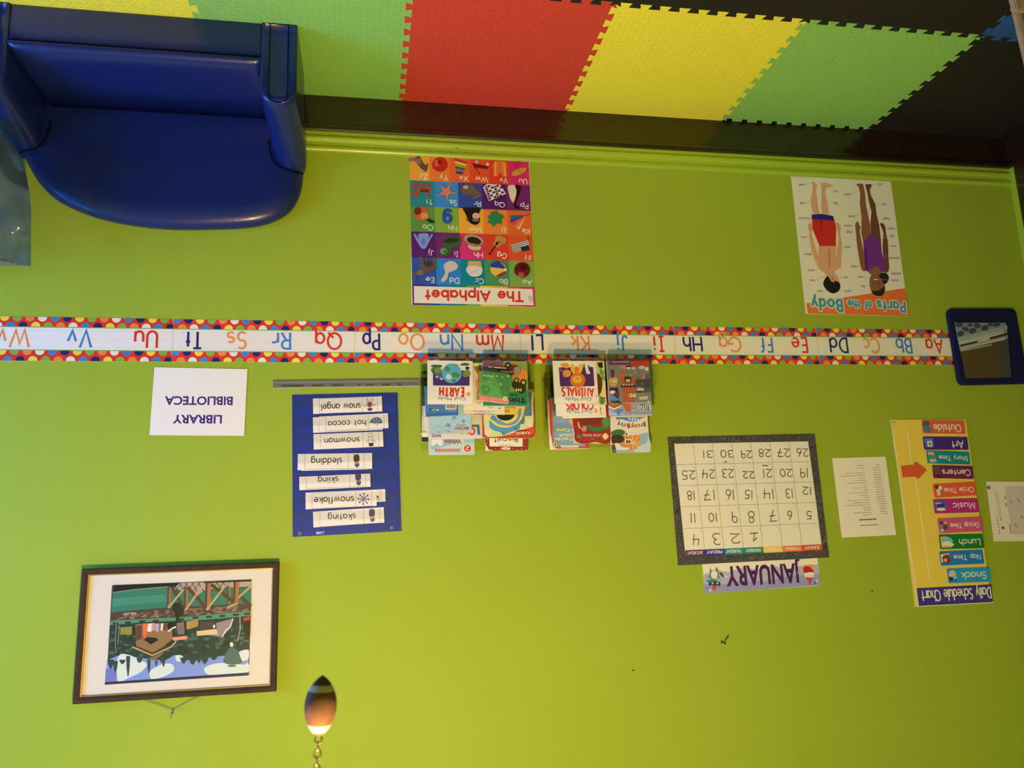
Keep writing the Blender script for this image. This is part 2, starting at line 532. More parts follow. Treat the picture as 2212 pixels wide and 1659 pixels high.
# ================================================================== the setting
def wall_paint():
    m, nt, b = new_mat('lime_wall_paint')
    b.inputs['Roughness'].default_value = .6
    b.inputs['Specular IOR Level'].default_value = .22
    tc = nt.nodes.new('ShaderNodeTexCoord')
    n1 = nt.nodes.new('ShaderNodeTexNoise'); n1.inputs['Scale'].default_value = 1.7; n1.inputs['Detail'].default_value = 3
    n2 = nt.nodes.new('ShaderNodeTexNoise'); n2.inputs['Scale'].default_value = 140; n2.inputs['Detail'].default_value = 3
    n3 = nt.nodes.new('ShaderNodeTexNoise'); n3.inputs['Scale'].default_value = 9; n3.inputs['Detail'].default_value = 4
    for n in (n1, n2, n3): nt.links.new(tc.outputs['Object'], n.inputs['Vector'])
    rp = nt.nodes.new('ShaderNodeValToRGB')
    rp.color_ramp.elements[0].position = .3; rp.color_ramp.elements[0].color = (.338, .492, .040, 1)
    rp.color_ramp.elements[1].position = .7; rp.color_ramp.elements[1].color = (.358, .515, .047, 1)
    nt.links.new(n1.outputs['Fac'], rp.inputs['Fac'])
    nt.links.new(rp.outputs['Color'], b.inputs['Base Color'])
    ad = nt.nodes.new('ShaderNodeMath'); ad.operation = 'MULTIPLY_ADD'; ad.inputs[1].default_value = 4
    nt.links.new(n3.outputs['Fac'], ad.inputs[0]); nt.links.new(n2.outputs['Fac'], ad.inputs[2])
    bp = nt.nodes.new('ShaderNodeBump'); bp.inputs['Distance'].default_value = .0004; bp.inputs['Strength'].default_value = .8
    nt.links.new(ad.outputs[0], bp.inputs['Height']); nt.links.new(bp.outputs['Normal'], b.inputs['Normal'])
    return m
PAINT = wall_paint()
TRIM_PAINT = plain('lime_trim_paint', (.37, .56, .04), .3, .5, bump=.0012, scale=38)
WALL_WHITE = plain('cream_wall_paint', (.62, .60, .52), .7, .2)
DARKWOOD = plain('dark_varnished_wood', (.020, .0095, .0055), .3, .5, bump=.0006, scale=30, var=.3, coat=.7)
FLOORWOOD = plain('dark_floor', (.012, .010, .009), .6, .3, var=.2, scale=14)

XL, XR, YF, ZC, ZF = -2.459, 2.62, -4.1, 2.62, -.012
def structure(o):
    o['kind'] = 'structure'; return o
structure(box('wall_back', XL-.1, XR+.1, 0, .1, ZF-.05, ZC, PAINT))
structure(box('floor', XL-.1, XR+.1, YF-.1, .1, ZF-.1, ZF, FLOORWOOD))
structure(box('ceiling', XL-.1, XR+.1, YF-.1, .1, ZC, ZC+.1, WALL_WHITE))
structure(box('wall_left', XL-.1, XL, YF, 0, ZF, ZC, PAINT))
structure(box('wall_front', XL-.1, XR+.1, YF-.1, YF, ZF, ZC, PAINT))
bm = bmesh.new()                              # right wall with its window opening
for a in ((XR, XR+.1, YF, 0, ZF, .9), (XR, XR+.1, YF, 0, 2.1, ZC), (XR, XR+.1, YF, -1.9, .9, 2.1), (XR, XR+.1, -.6, 0, .9, 2.1)):
    bm_box(bm, *a)
structure(bm_obj('wall_right', bm, PAINT))

def moulding(name, prof, p0, p1, inward, mat):
    """profile (depth, height) swept from p0 to p1; inward = direction into the room"""
    p0, p1, d = Vector(p0), Vector(p1), Vector(inward)
    n = len(prof)
    V = [p0+d*a+Vector((0, 0, z)) for a, z in prof]+[p1+d*a+Vector((0, 0, z)) for a, z in prof]
    F = [(i, i+1, n+i+1, n+i) for i in range(n-1)]+[tuple(range(n))[::-1], tuple(range(n, 2*n)), (n-1, 0, n, 2*n-1)]
    o = link(name, mesh(name, V, F), mat)
    o.data.update()
    b = bmesh.new(); b.from_mesh(o.data); bmesh.ops.recalc_face_normals(b, faces=b.faces[:]); b.to_mesh(o.data); b.free()
    return structure(o)
BASE = [(0, ZF), (.006, ZF), (.006, .106)]+[(.009+.007*math.cos(R(a)), .121+.013*math.sin(R(a))) for a in range(-90, 91, 20)]+[(0, .134)]
moulding('baseboard_back', BASE, (XL, 0, 0), (XR, 0, 0), (0, -1, 0), DARKWOOD)
moulding('baseboard_left', BASE, (XL, -.006, 0), (XL, YF, 0), (1, 0, 0), DARKWOOD)
TRIM = [(0, .134), (.006, .134), (.006, .146), (.0085, .150), (.0125, .156), (.0125, .163), (.009, .169), (.005, .173), (.005, .184), (.0085, .189), (.0105, .195), (.0100, .201), (.006, .206), (0, .208)]
moulding('trim_1', TRIM, (XL, 0, 0), (XR, 0, 0), (0, -1, 0), TRIM_PAINT)
tr_ = bpy.data.objects['trim_1']
for px, py, r_ in ((985, 322, .006), (1040, 318, .003), (1225, 338, .0035)):
    bm = bmesh.new(); bmesh.ops.create_icosphere(bm, subdivisions=2, radius=r_)
    o = bm_obj('dried_filler', bm, TRIM_PAINT, tr_, at(px, py, -.010), smooth=True); o.scale = (1.0, .5, .7)
structure(box('trim_2', XL, XL+.009, -.048, 0, .134, ZC, TRIM_PAINT, bevel=.003, seg=2))
dr = structure(box('door_1', XL, XL+.03, -1.0, -.05, ZF, 2.05, DARKWOOD, bevel=.004, seg=2))
for z0, z1 in ((.25, .95), (1.05, 1.9)):
    box('door_panel', XL+.03, XL+.036, -.88, -.17, z0, z1, DARKWOOD, dr, bevel=.004)
w1 = structure(box('window_1', XR+.06, XR+.08, -1.9, -.6, .9, .95, plain('window_frame_white', (.7, .7, .7), .4)))
for a in ((-1.9, -.6, 2.05, 2.1), (-1.9, -1.85, .95, 2.05), (-.65, -.6, .95, 2.05), (-1.27, -1.23, .95, 2.05)):
    box('window_bar', XR+.06, XR+.08, a[0], a[1], a[2], a[3], w1.data.materials[0], w1)

# ================================================================== foam mats
def tread(name, col, rough=.55):
    """EVA foam with the raised tread-plate lozenges as bump"""
    m, nt, b = new_mat(name)
    b.inputs['Base Color'].default_value = (*lin3(col), 1)
    b.inputs['Roughness'].default_value = rough
    b.inputs['Specular IOR Level'].default_value = .35
    L = nt.links.new
    def M(op, *ins):
        n = nt.nodes.new('ShaderNodeMath'); n.operation = op
        for i, v in enumerate(ins):
            if isinstance(v, (int, float)): n.inputs[i].default_value = v
            else: L(v, n.inputs[i])
        return n.outputs[0]
    tc = nt.nodes.new('ShaderNodeTexCoord'); sp = nt.nodes.new('ShaderNodeSeparateXYZ')
    L(tc.outputs['Object'], sp.inputs[0])
    P = .0195
    u, v = M('DIVIDE', sp.outputs[0], P), M('DIVIDE', sp.outputs[1], P)
    fu, fv = M('FLOOR', u), M('FLOOR', v)
    par = M('MULTIPLY_ADD', M('FLOORED_MODULO', M('ADD', fu, fv), 2), 2, -1)
    x, y = M('SUBTRACT', M('SUBTRACT', u, fu), .5), M('SUBTRACT', M('SUBTRACT', v, fv), .5)
    sy = M('MULTIPLY', y, par)
    a = M('ABSOLUTE', M('MULTIPLY', M('ADD', x, sy), .707)); c = M('ABSOLUTE', M('MULTIPLY', M('SUBTRACT', x, sy), .707))
    h = M('SUBTRACT', 1, M('ADD', M('DIVIDE', a, .64), M('DIVIDE', c, .17)))
    hh = M('MINIMUM', M('MAXIMUM', M('MULTIPLY', h, 1.3), 0), 1)
    bp = nt.nodes.new('ShaderNodeBump'); bp.inputs['Distance'].default_value = .0011; bp.inputs['Strength'].default_value = .9
    L(hh, bp.inputs['Height']); L(bp.outputs['Normal'], b.inputs['Normal'])
    return m
MATS = {'yellow': tread('yellow_foam', (246, 242, 74)), 'green': tread('green_foam', (142, 207, 106)), 'red': tread('red_foam', (210, 70, 58)),
        'black': tread('black_foam', (32, 31, 30), .6), 'blue': tread('blue_foam', (40, 88, 168))}
GX = [1.828, 1.218, .608, -.004, -.606, -1.216, -1.834, -2.44]
GY = [-.007, -.604, -1.212]
def edge(P, Q, straight=False, n=10, a=.0095):
    P, Q = Vector(P), Vector(Q)
    if straight: return [P, Q]
    d = (Q-P)/n; nn = Vector((-d.y, d.x)).normalized()
    pts = [P]
    for i in range(n):
        o = P+d*i
        pts += [o+d*.31-nn*a, o+d*.20+nn*a, o+d*.80+nn*a, o+d*.69-nn*a]
    return pts+[Q]
def mat_tile(i, j, colour, label, wall_straight=True):
    x0, x1, y0, y1 = GX[i], GX[i+1], GY[j], GY[j+1]
    top = edge((x0, y0), (x1, y0), j == 0 and wall_straight)
    bot = edge((x0, y1), (x1, y1))
    lef = edge((x0, y0), (x0, y1)); rig = edge((x1, y0), (x1, y1))
    out = top[:-1]+rig[:-1]+bot[::-1][:-1]+lef[::-1][:-1]
    if j == 0 and not wall_straight: out = [Vector((p.x, min(p.y-.0095, -.008))) if abs(p.y-y0) < .012 else p for p in out]
    c = Vector(((x0+x1)/2, (y0+y1)/2))
    loop = [(p.x-c.x, p.y-c.y) for p in out]
    n = len(loop)
    V = [(x, y, 0) for x, y in loop]+[(x, y, -.0118) for x, y in loop]
    F = []
    for t in tessellate_polygon([[Vector((x, y, 0)) for x, y in loop]]):
        A = [loop[k] for k in t]
        ar = (A[1][0]-A[0][0])*(A[2][1]-A[0][1])-(A[1][1]-A[0][1])*(A[2][0]-A[0][0])
        t = tuple(t) if ar > 0 else tuple(t)[::-1]
        F.append(t); F.append(tuple(n+k for k in t[::-1]))
    for k in range(n): F.append((k, n+k, n+(k+1) % n, (k+1) % n))
    o = link('foam_mat', mesh('foam_mat', V, F), MATS[colour])
    o.location = (c.x, c.y, 0)
    tag(o, label, 'floor mat', 'interlocking foam floor mats')
    return o
mat_tile(1, 0, 'yellow', 'yellow interlocking foam mat partly under the blue armchair')
mat_tile(2, 0, 'green', 'light green foam mat between the blue armchair and the red mat')
mat_tile(3, 0, 'red', 'red interlocking foam mat along the dark baseboard')
mat_tile(4, 0, 'yellow', 'yellow foam mat between the red mat and the green mat, in full view')
mat_tile(5, 0, 'green', 'green foam mat beside the black mats, toothed edge at the baseboard', False)
mat_tile(6, 0, 'black', 'black foam mat in the corner beside the green mat')
mat_tile(3, 1, 'black', 'black foam mat showing only its teeth against the red mat')
mat_tile(4, 1, 'black', 'black foam mat adjoining the toothed side of the full yellow mat')
mat_tile(5, 1, 'black', 'black foam mat adjoining the green mat, next to the blue mat')
mat_tile(6, 1, 'blue', 'blue foam mat glimpsed beside the tan wooden stand')

# ================================================================== armchair
VINYL = plain('blue_vinyl', (.006, .017, .150), .27, .5, bump=.0004, scale=160, var=.12, coat=.12)
SEAM = plain('dark_seam', (.002, .003, .02), .9, .05)
ARM = empty('toddler_armchair', (.765, -.2, 0))
tag(ARM, 'low blue vinyl toddler armchair with rounded back, against the green wall', 'armchair')
def rel(o):                                    # keep world coordinates while parented
    o.parent = ARM; o.matrix_parent_inverse = Matrix.Translation(-ARM.location); return o
def catmull(P, n=5, closed=False):
    out = []
    N = len(P)
    rng = range(N) if closed else range(N-1)
    for i in rng:
        g = (lambda k: P[k % N]) if closed else (lambda k: P[max(0, min(N-1, k))])
        p0, p1, p2, p3 = g(i-1), g(i), g(i+1), g(i+2)
        for k in range(n):
            t = k/n
            out.append(tuple(.5*(2*p1[j]+(p2[j]-p0[j])*t+(2*p0[j]-5*p1[j]+4*p2[j]-p3[j])*t*t+(3*p1[j]-p0[j]-3*p2[j]+p3[j])*t**3) for j in range(len(p1))))
    if not closed: out.append(tuple(P[-1]))
    return out
def back_outline():
    half = [(1.203, .0), (1.212, .15), (1.197, .255), (1.160, .335), (1.118, .400), (1.055, .452), (.93, .500), (.76, .522), (.58, .516), (.462, .500), (.378, .458), (.338, .392), (.326, .30), (.326, .15), (.33, .0)]
    return catmull(half, 5)
def loft(name, rings, mats, caps=True):
    n = len(rings[0]); V = [p for r_ in rings for p in r_]
    F = []
    for i in range(len(rings)-1):
        for k in range(n):
            F.append((i*n+k, i*n+(k+1) % n, (i+1)*n+(k+1) % n, (i+1)*n+k))
    if caps: F += [tuple(range(n))[::-1], tuple(range((len(rings)-1)*n, len(rings)*n))]
    me = mesh(name, V, F)
    b = bmesh.new(); b.from_mesh(me); bmesh.ops.recalc_face_normals(b, faces=b.faces[:]); b.to_mesh(me); b.free()
    return link(name, me, mats, smooth=True)
bo = back_outline()
cx = .765
def shrink(loop, d):
    return [(cx+(x-cx)*(1-d/.44), max(0, z-(d if z > .05 else 0)*min(1, z/.3))) for x, z in loop]
rings = []
for y, d in ((-.016, .045), (-.018, .022), (-.024, .008), (-.032, 0), (-.046, 0), (-.058, .006), (-.068, .018), (-.075, .036), (-.079, .060), (-.081, .10), (-.082, .2)):
    rings.append([(x, y, z) for x, z in shrink(bo, d)])
bk = rel(loft('backrest', rings, VINYL))
# base and seat cushion, between the arms
rel(box('base', .425, 1.108, -.385, -.06, ZF+.012, .113, VINYL, bevel=.006, seg=3))
prof = [(-.389, .1155), (-.3905, .122), (-.388, .130), (-.379, .1375), (-.362, .1425), (-.335, .144), (-.22, .141), (-.06, .139), (-.06, .115)]
bm = bmesh.new()
rr = []
for x, k in ((.4235, .5), (.429, .82), (.44, .97), (.46, 1), (1.07, 1), (1.09, .97), (1.103, .82), (1.109, .5)):
    rr.append([bm.verts.new((x, -.24+(y+.24)*(.985+.015*k), .115+(z-.115)*k)) for y, z in prof])
for i in range(len(rr)-1):
    for k in range(len(prof)): bm.faces.new((rr[i][k], rr[i][(k+1) % len(prof)], rr[i+1][(k+1) % len(prof)], rr[i+1][k]))
bm.faces.new(rr[0][::-1]); bm.faces.new(rr[-1])
bmesh.ops.recalc_face_normals(bm, faces=bm.faces[:])
rel(bm_obj('seat_cushion', bm, VINYL, smooth=True))
rel(tube('seam', [(.428, -.3885, .1145), (.60, -.389, .1147), (1.104, -.3885, .1145)], .0022, SEAM))
rel(tube('seam', [(.43, -.083, .139), (.74, -.085, .141), (1.10, -.083, .139)], .003, SEAM))
def armrest(x0, x1, out, low):
    w = x1-x0; c = (x0+x1)/2
    rings = []
    #        y,    top,  inset
    for y, zt, k in ((-.3835, .225, .022), (-.3875, .236, .012), (-.3885, .248, .004), (-.384, .258, 0), (-.368, .2635, 0), (-.33, .267, 0), (-.27, .276, 0), (-.20, .288-low*.4, 0), (-.14, .301-low*.7, .0), (-.095, .313-low, .002), (-.06, .321-low, .006), (-.03, .322-low, .012)):
        a = w/2-k; r_ = a
        lean = .012*out*max(0, (y+.33)/.25)
        ring_ = [(c-a, y, 0), (c-a, y, .05)]
        for q in range(0, 181, 15):
            ring_.append((c-a*math.cos(R(q))+lean, y, zt-.8*a+.8*a*math.sin(R(q))))
        ring_ += [(c+a, y, .05), (c+a, y, 0)]
        rings.append(ring_)
    o = rel(loft('armrest', rings, VINYL))
    s = tube('seam', catmull([(c-.026, -.3865, .005), (c-.026, -.389, .12), (c-.026, -.390, .235), (c-.018, -.389, .252), (c, -.3875, .258), (c+.018, -.389, .252), (c+.026, -.390, .235), (c+.026, -.389, .12), (c+.026, -.3865, .005)], 4), .0014, SEAM)
    s.parent = o
    # seam where the arm's roll meets the backrest
    q = catmull([(c-out*.062, -.083, .215-low), (c-out*.052, -.084, .277-low), (c-out*.03, -.083, .307-low), (c+out*.005, -.079, .319-low), (c+out*.05, -.066, .326-low)], 5)
    s2 = tube('seam', q, .0022, SEAM); s2.parent = o
armrest(.322, .426, -1, 0)
armrest(1.107, 1.211, 1, .022)

# ================================================================== translucent blue bag beside the armchair
FILM = clear('blue_plastic_film', (.50, .68, .88), .16, .17, opaque=(.20, .30, .44), mix=.34)
nt = FILM.node_tree
tc = nt.nodes.new('ShaderNodeTexCoord'); wn = nt.nodes.new('ShaderNodeTexNoise'); bp = nt.nodes.new('ShaderNodeBump')
wn.inputs['Scale'].default_value = 4; wn.inputs['Detail'].default_value = 2; wn.inputs['Distortion'].default_value = 1.0
bp.inputs['Distance'].default_value = .05; bp.inputs['Strength'].default_value = 1
nt.links.new(tc.outputs['Object'], wn.inputs['Vector']); nt.links.new(wn.outputs['Fac'], bp.inputs['Height'])
for n in nt.nodes:
    if n.type in ('BSDF_GLOSSY', 'BSDF_DIFFUSE', 'LAYER_WEIGHT'): nt.links.new(bp.outputs['Normal'], n.inputs['Normal'])
def film_bag():
    Y0 = -.208
    edge_px = [(66, 574), (66, 545), (66, 500), (66, 450), (62, 410), (54, 370), (42, 335), (25, 308), (0, 286)]
    V, F = [], []
    nu, nv = 26, len(edge_px)*3-2
    E_ = catmull([tuple(at(px, py, Y0)) for px, py in edge_px]+[(1.228, Y0, .255), (1.238, Y0, .16), (1.244, Y0, .06), (1.246, Y0, .004)], 3)
    nv = len(E_)
    for j, p in enumerate(E_):
        for i in range(nu):
            t = i/(nu-1)
            x = p[0]+t*(1.46-p[0]); z = max(.002, p[2]+t*(.02*math.sin(j*.4)))
            fold = .022*math.sin(9*t+.22*j)+.014*math.sin(23*t-.35*j)*(1-.5*t)+.008*math.sin(41*t+.8*j)
            y = Y0-.05*(1-math.cos(min(1, t*4)*math.pi/2))-.03*min(1, t*8)+1.5*fold*min(1, t*6)
            V.append((x, y, z))
    for j in range(nv-1):
        for i in range(nu-1):
            F.append((j*nu+i, j*nu+i+1, (j+1)*nu+i+1, (j+1)*nu+i))
    n = len(V)                                # rear film, joined along the rim
    V += [(x, Y0+.003+max(0, min(.095, (x-1.225)*1.2))+max(0, y-Y0), z) for x, y, z in V]
    F += [tuple(n+k for k in f[::-1]) for f in F]
    for j in range(nv-1): F.append((j*nu, (j+1)*nu, n+(j+1)*nu, n+j*nu))
    for i in range(nu-1): F.append(((nv-1)*nu+i, (nv-1)*nu+i+1, n+(nv-1)*nu+i+1, n+(nv-1)*nu+i))
    o = link('plastic_bag', mesh('plastic_bag', V, F), FILM, smooth=True)
    o['label'] = 'crumpled translucent blue plastic bag leaning on the arm of the blue armchair'; o['category'] = 'bag'
film_bag()

# ================================================================== ceiling lamp and the football pull chain
BRASS = plain('antique_brass', (.36, .25, .10), .3, .5, metal=1)
LAMP = empty('ceiling_lamp', (LAMP_AT[0], LAMP_AT[1]+.13, ZC))
tag(LAMP, 'brass ceiling lamp with a bare warm bulb, above the football pull chain', 'lamp')
bm = bmesh.new()
for r1, r2, z1, z2 in ((.07, .055, 0, -.025), (.012, .012, -.025, -.14), (.05, .16, -.14, -.17), (.16, .16, -.17, -.215)):
    q = [[bm.verts.new((r_*math.cos(R(15*i)), r_*math.sin(R(15*i)), z_)) for i in range(24)] for r_, z_ in ((r1, z1), (r2, z2))]
    for i in range(24): bm.faces.new((q[0][i], q[0][(i+1) % 24], q[1][(i+1) % 24], q[1][i]))
    bm.faces.new(q[0][::-1]); bm.faces.new(q[1])
bmesh.ops.recalc_face_normals(bm, faces=bm.faces[:])
bm_obj('housing', bm, BRASS, LAMP)
tube('socket', [(0, -.13, -.215), (0, -.13, -.275)], [.022, .026], BRASS, LAMP, n=16)
glow, nt, b = new_mat('lamp_glow')
b.inputs['Emission Color'].default_value = (*LAMP_COLOR, 1)
b.inputs['Emission Strength'].default_value = LAMP_POWER/(math.pi*4*math.pi*.045**2)
bm = bmesh.new(); bmesh.ops.create_uvsphere(bm, u_segments=20, v_segments=12, radius=.045)
bm_obj('bulb', bm, glow, LAMP, (0, -.13, LAMP_AT[2]-ZC), smooth=True)
# the pull chain: football, screw eye, links up to the lamp's socket
FY = CAM.y+.70
top = at(688, 1592, FY); tip = at(697, 1459, FY)
BALL = empty('football_pull', (top+tip)/2)
ax = (top-tip).normalized()
bx_ = Vector((1, 0, 0)); bx_ = (bx_-ax*bx_.dot(ax)).normalized(); by_ = ax.cross(bx_)
BALL.rotation_euler = Matrix(((bx_.x, by_.x, ax.x), (bx_.y, by_.y, ax.y), (bx_.z, by_.z, ax.z))).to_euler()
tag(BALL, 'small wooden football with white stripes hanging from a brass pull chain', 'pull chain')
Lh = (top-tip).length/2; Rm = Lh*73/134
WOODBALL = plain('brown_painted_wood', (.125, .062, .040), .65, .2, var=.15, scale=120, bump=.0002)
WHITEBAND = plain('white_painted_band', (.52, .50, .46), .6, .3)
bm = bmesh.new()
prof = []
for k in range(41):
    t = -1+2*k/40
    prof.append((max(.0004, Rm*(1-abs(t)**2.05)**.74 if abs(t) < 1 else .0006), t*Lh))
n = 32; rg = []
for r_, z in prof: rg.append([bm.verts.new((r_*math.cos(2*math.pi*q/n), r_*math.sin(2*math.pi*q/n), z)) for q in range(n)])
for i in range(len(rg)-1):
    for q in range(n):
        f = bm.faces.new((rg[i][q], rg[i][(q+1) % n], rg[i+1][(q+1) % n], rg[i+1][q]))
        zc = (prof[i][1]+prof[i+1][1])/2/Lh
        f.material_index = 1 if (-.72 < zc < -.49 or .60 < zc < .83) else 0
bm.faces.new(rg[0][::-1]); bm.faces.new(rg[-1])
bm_obj('football', bm, [WOODBALL, WHITEBAND], BALL, smooth=True)
tube('screw_eye', [(.0028*math.sin(R(a)), 0, Lh+.0020-.0028*math.cos(R(a))) for a in range(0, 360, 24)], .0007, BRASS, BALL, n=8, closed=True)
z = Lh+.0046
for k in range(34):
    a = (k+1) % 2
    pts = []
    for q in range(0, 360, 30):
        u_, v_ = .0027*math.cos(R(q)), .0036*math.sin(R(q))
        pts.append((u_ if a == 0 else 0, 0 if a == 0 else u_, z+.0026+v_))
    tube('chain_link', pts, .0008, BRASS, BALL, n=6, closed=True)
    z += .0056
tube('upper_chain', [(0, 0, z-.002), (0, 0, Lh+.73)], .0012, BRASS, BALL, n=6)

# ================================================================== tan wooden stand at the edge of the view
TAN = plain('tan_wood', (.36, .28, .19), .5, .3, var=.12, scale=30)
SY = -.99
bolt = at(2197, 11, SY)
ST = empty('wooden_stand', (bolt.x, SY, 0))
tag(ST, 'tan wooden folding stand with a steel bolt, on the blue and black mats', 'stand')
def bar(name, P, Q, w, d, mat, yoff=0):
    P, Q = Vector(P), Vector(Q)
    dd = (Q-P).normalized(); nn = Vector((-dd.z, 0, dd.x))
    bm = bmesh.new()
    vs = []
    for yy in (-d/2, d/2):
        for pt, s in ((P, 1), (P, -1), (Q, -1), (Q, 1)):
            v = pt+nn*s*w/2; vs.append(bm.verts.new((v.x-ST.location.x, yy+yoff, v.z-ST.location.z)))
    for f in ((0, 1, 2, 3), (7, 6, 5, 4), (0, 4, 5, 1), (1, 5, 6, 2), (2, 6, 7, 3), (3, 7, 4, 0)): bm.faces.new([vs[i] for i in f])
    bmesh.ops.recalc_face_normals(bm, faces=bm.faces[:])
    bmesh.ops.bevel(bm, geom=bm.edges[:], offset=.003, segments=2, affect='EDGES')
    return bm_obj(name, bm, mat, ST)
bar('leg', at(2196, 32, SY), (bolt.x+.03, SY, .010), .036, .02, TAN, -.012)
bar('leg', (bolt.x-.19, SY, .010), (bolt.x-.004, SY, bolt.z+.01), .030, .02, TAN, .012)
bar('upright', at(2199, 8, SY), at(2246, 210, SY), .017, .018, TAN, .010)
bm = bmesh.new(); bmesh.ops.create_uvsphere(bm, u_segments=14, v_segments=8, radius=.006)
bm_obj('bolt', bm, plain('steel', (.5, .5, .5), .25, metal=1), ST, (bolt.x-ST.location.x, -.024, bolt.z-ST.location.z), smooth=True)

# ================================================================== alphabet strip
STRIP_GROUP = 'alphabet strip sections along the wall'
def strip_top(x): return 683+(701-683)*x/1100 if x < 1100 else 701+(713-701)*(x-1100)/955
def strip_bot(x): return 779+(785-779)*x/1100 if x < 1100 else 785+(788-785)*(x-1100)/955
NAVY, BLUE, ORANGE, RED = (38, 42, 112), (66, 134, 205), (238, 150, 84), (219, 56, 44)
CYC = [(66, 132, 205), (36, 40, 108), (250, 220, 88), (124, 178, 84), (240, 140, 80), (238, 232, 228)]
LETTERS = [('Aa', 2036, 1997, RED), ('Bb', 1968, 1932, BLUE), ('Cc', 1899, 1863, ORANGE), ('Dd', 1830, 1789, NAVY), ('Ee', 1743, 1708, RED), ('Ff', 1668, 1640, BLUE), ('Gg', 1600, 1551, ORANGE), ('Hh', 1516, 1473, NAVY), ('Ii', 1435, 1409, RED), ('Jj', 1356, 1331, BLUE), ('Kk', 1273, 1231, ORANGE), ('Ll', 1173, 1146, NAVY), ('Mm', 1089, 1027, RED), ('Nn', 1000, 949, BLUE), ('Oo', 917, 860, ORANGE), ('Pp', 821, 782, NAVY), ('Qq', 739, 680, RED), ('Rr', 629, 587, BLUE), ('Ss', 534, 490, ORANGE), ('Tt', 438, 400, NAVY), ('Uu', 342, 290, RED), ('Vv', 201, 146, BLUE), ('Ww', 67, -19, ORANGE)]
for (xa, xb, word) in ((1767, 2062, 'Aa to Dd, beside the blue pouch'), (1458, 1767, 'Ee to Hh'), (1124, 1458, 'Ii to Ll, beside the lion book rack'), (766, 1124, 'Mm to Pp, beside the globe book rack'), (373, 766, 'Qq to Tt'), (-57, 373, 'Uu to Ww, nearest the armchair')):
    s = Sheet('alphabet_strip', [(xa+.4, strip_top(xa)), (xb-.4, strip_top(xb)), (xb-.4, strip_bot(xb)), (xa+.4, strip_bot(xa))], -.0012, (232, 222, 208) if xa > 300 else (236, 233, 240), thick=.0008, mat=GLOSS)
    a, b = s.w/2, s.h/2
    def band(c, v0, v1): s.poly(c, [(-a, v0), (a, v0), (a, v1), (-a, v1)])
    GREEN_ = (128, 182, 82)
    q = s.h
    for v0, v1 in ((b-.235*q, b), (-b, -b+.225*q)):
        band((222, 58, 42), v0, v1)
        sp_ = s.w/16; r_ = sp_*.365
        for row, vc in ((0, v0+.014*q), (1, v1-.014*q)):
            for k in range(17):
                u = a-(k+.5*row+.25)*sp_
                pts = [(max(-a, min(a, u+r_*math.cos(R(t)))), max(v0, min(v1, vc+r_*math.sin(R(t))))) for t in range(0, 360, 18)]
                if max(p[0] for p in pts)-min(p[0] for p in pts) > r_*.3:
                    s.poly(CYC[(k+4*row) % 6], pts); s.n -= .9
            s.n += 1
    band(GREEN_, b-.255*q, b-.235*q); band(GREEN_, -b+.225*q, -b+.245*q)
    for v in (-.19*q, .0, .19*q): band((214, 206, 200), v-.0003, v+.0003)
    for t, x0, x1, c in LETTERS:
        if xa < (x0+x1)/2 < xb or (t == 'Ww' and xa < 0):
            base = 714.6+(732-714.6)*(x0-330)/(2025-330); hh = 36+(29-36)*(x0-330)/(2025-330)
            s.t(c, t, (x0-2.2, base+(1 if t != 'Qq' else 1)), (x1+2.2, base+1), hh, w=.135, track=.26)
    thing(s, 'alphabet strip section with dotted border, letters '+word, 'alphabet strip', STRIP_GROUP)

# ================================================================== the alphabet poster
s = Sheet('alphabet_poster', [(108, 95), (1265, 163), (1330, 1583), (140, 1563)], -.0015, (238, 226, 208), (860, 310, 4.485), .0009, mat=GLOSS)
yl = [95, 355, 608, 850, 1103, 1363]; yr = [163, 408, 655, 895, 1143, 1390]
def edge_x(y, right): return 1265+(y-163)*65/1420 if right else 108+(y-95)*32/1468
rows = [[(240, 166, 52), (238, 128, 52), (233, 104, 48), (226, 82, 42), (220, 62, 40), (206, 48, 104)],
        [(42, 134, 142), (60, 138, 205), (48, 76, 158), (84, 30, 106), (112, 38, 112)],
        [(92, 150, 66), (136, 172, 62), (242, 172, 52), (236, 134, 54), (226, 106, 40)],
        [(92, 34, 112), (118, 40, 114), (214, 54, 118), (218, 64, 42), (220, 86, 44)],
        [(50, 84, 168), (48, 134, 208), (18, 132, 144), (76, 142, 86), (122, 168, 80)]]
for i, row in enumerate(rows):
    n = len(row)
    for k, c in enumerate(row):
        def pt(f, j):
            L_, R_ = (edge_x(yl[j], 0), yl[j]), (edge_x(yr[j], 1), yr[j]); return (L_[0]+(R_[0]-L_[0])*f, L_[1]+(R_[1]-L_[1])*f)
        s.p(c, pt(k/n, i), pt((k+1)/n, i), pt((k+1)/n, i+1), pt(k/n, i+1)); s.n -= .75
s.n += .25
GR = [(110, 30, 110), (48, 70, 165), (40, 120, 175), (30, 135, 110), (120, 165, 70), (235, 205, 60), (238, 170, 55), (222, 90, 45), (200, 50, 90)]
for k in range(9):
    f0, f1 = k/9, (k+1)/9
    def pt(f, L_, R_): return (L_[0]+(R_[0]-L_[0])*f, L_[1]+(R_[1]-L_[1])*f)
    A_, B_, C_, D_ = (edge_x(1363, 0), 1363), (edge_x(1390, 1), 1390), (1330, 1583), (140, 1563)
    s.p(GR[k], pt(f0, A_, B_), pt(f1, A_, B_), pt(f1, D_, C_), pt(f0, D_, C_)); s.n -= .75
s.n += .25
s.p((238, 226, 208), (152, 1381), (1303, 1410), (1313, 1568), (155, 1546))
s.p((206, 196, 178), (1258, 1475), (1305, 1478), (1308, 1535), (1270, 1530))
s.t((214, 58, 40), 'The Alphabet', (1205, 1440), (268, 1424), 88, w=.24, track=.26, capped=True)
LW = (242, 232, 218)
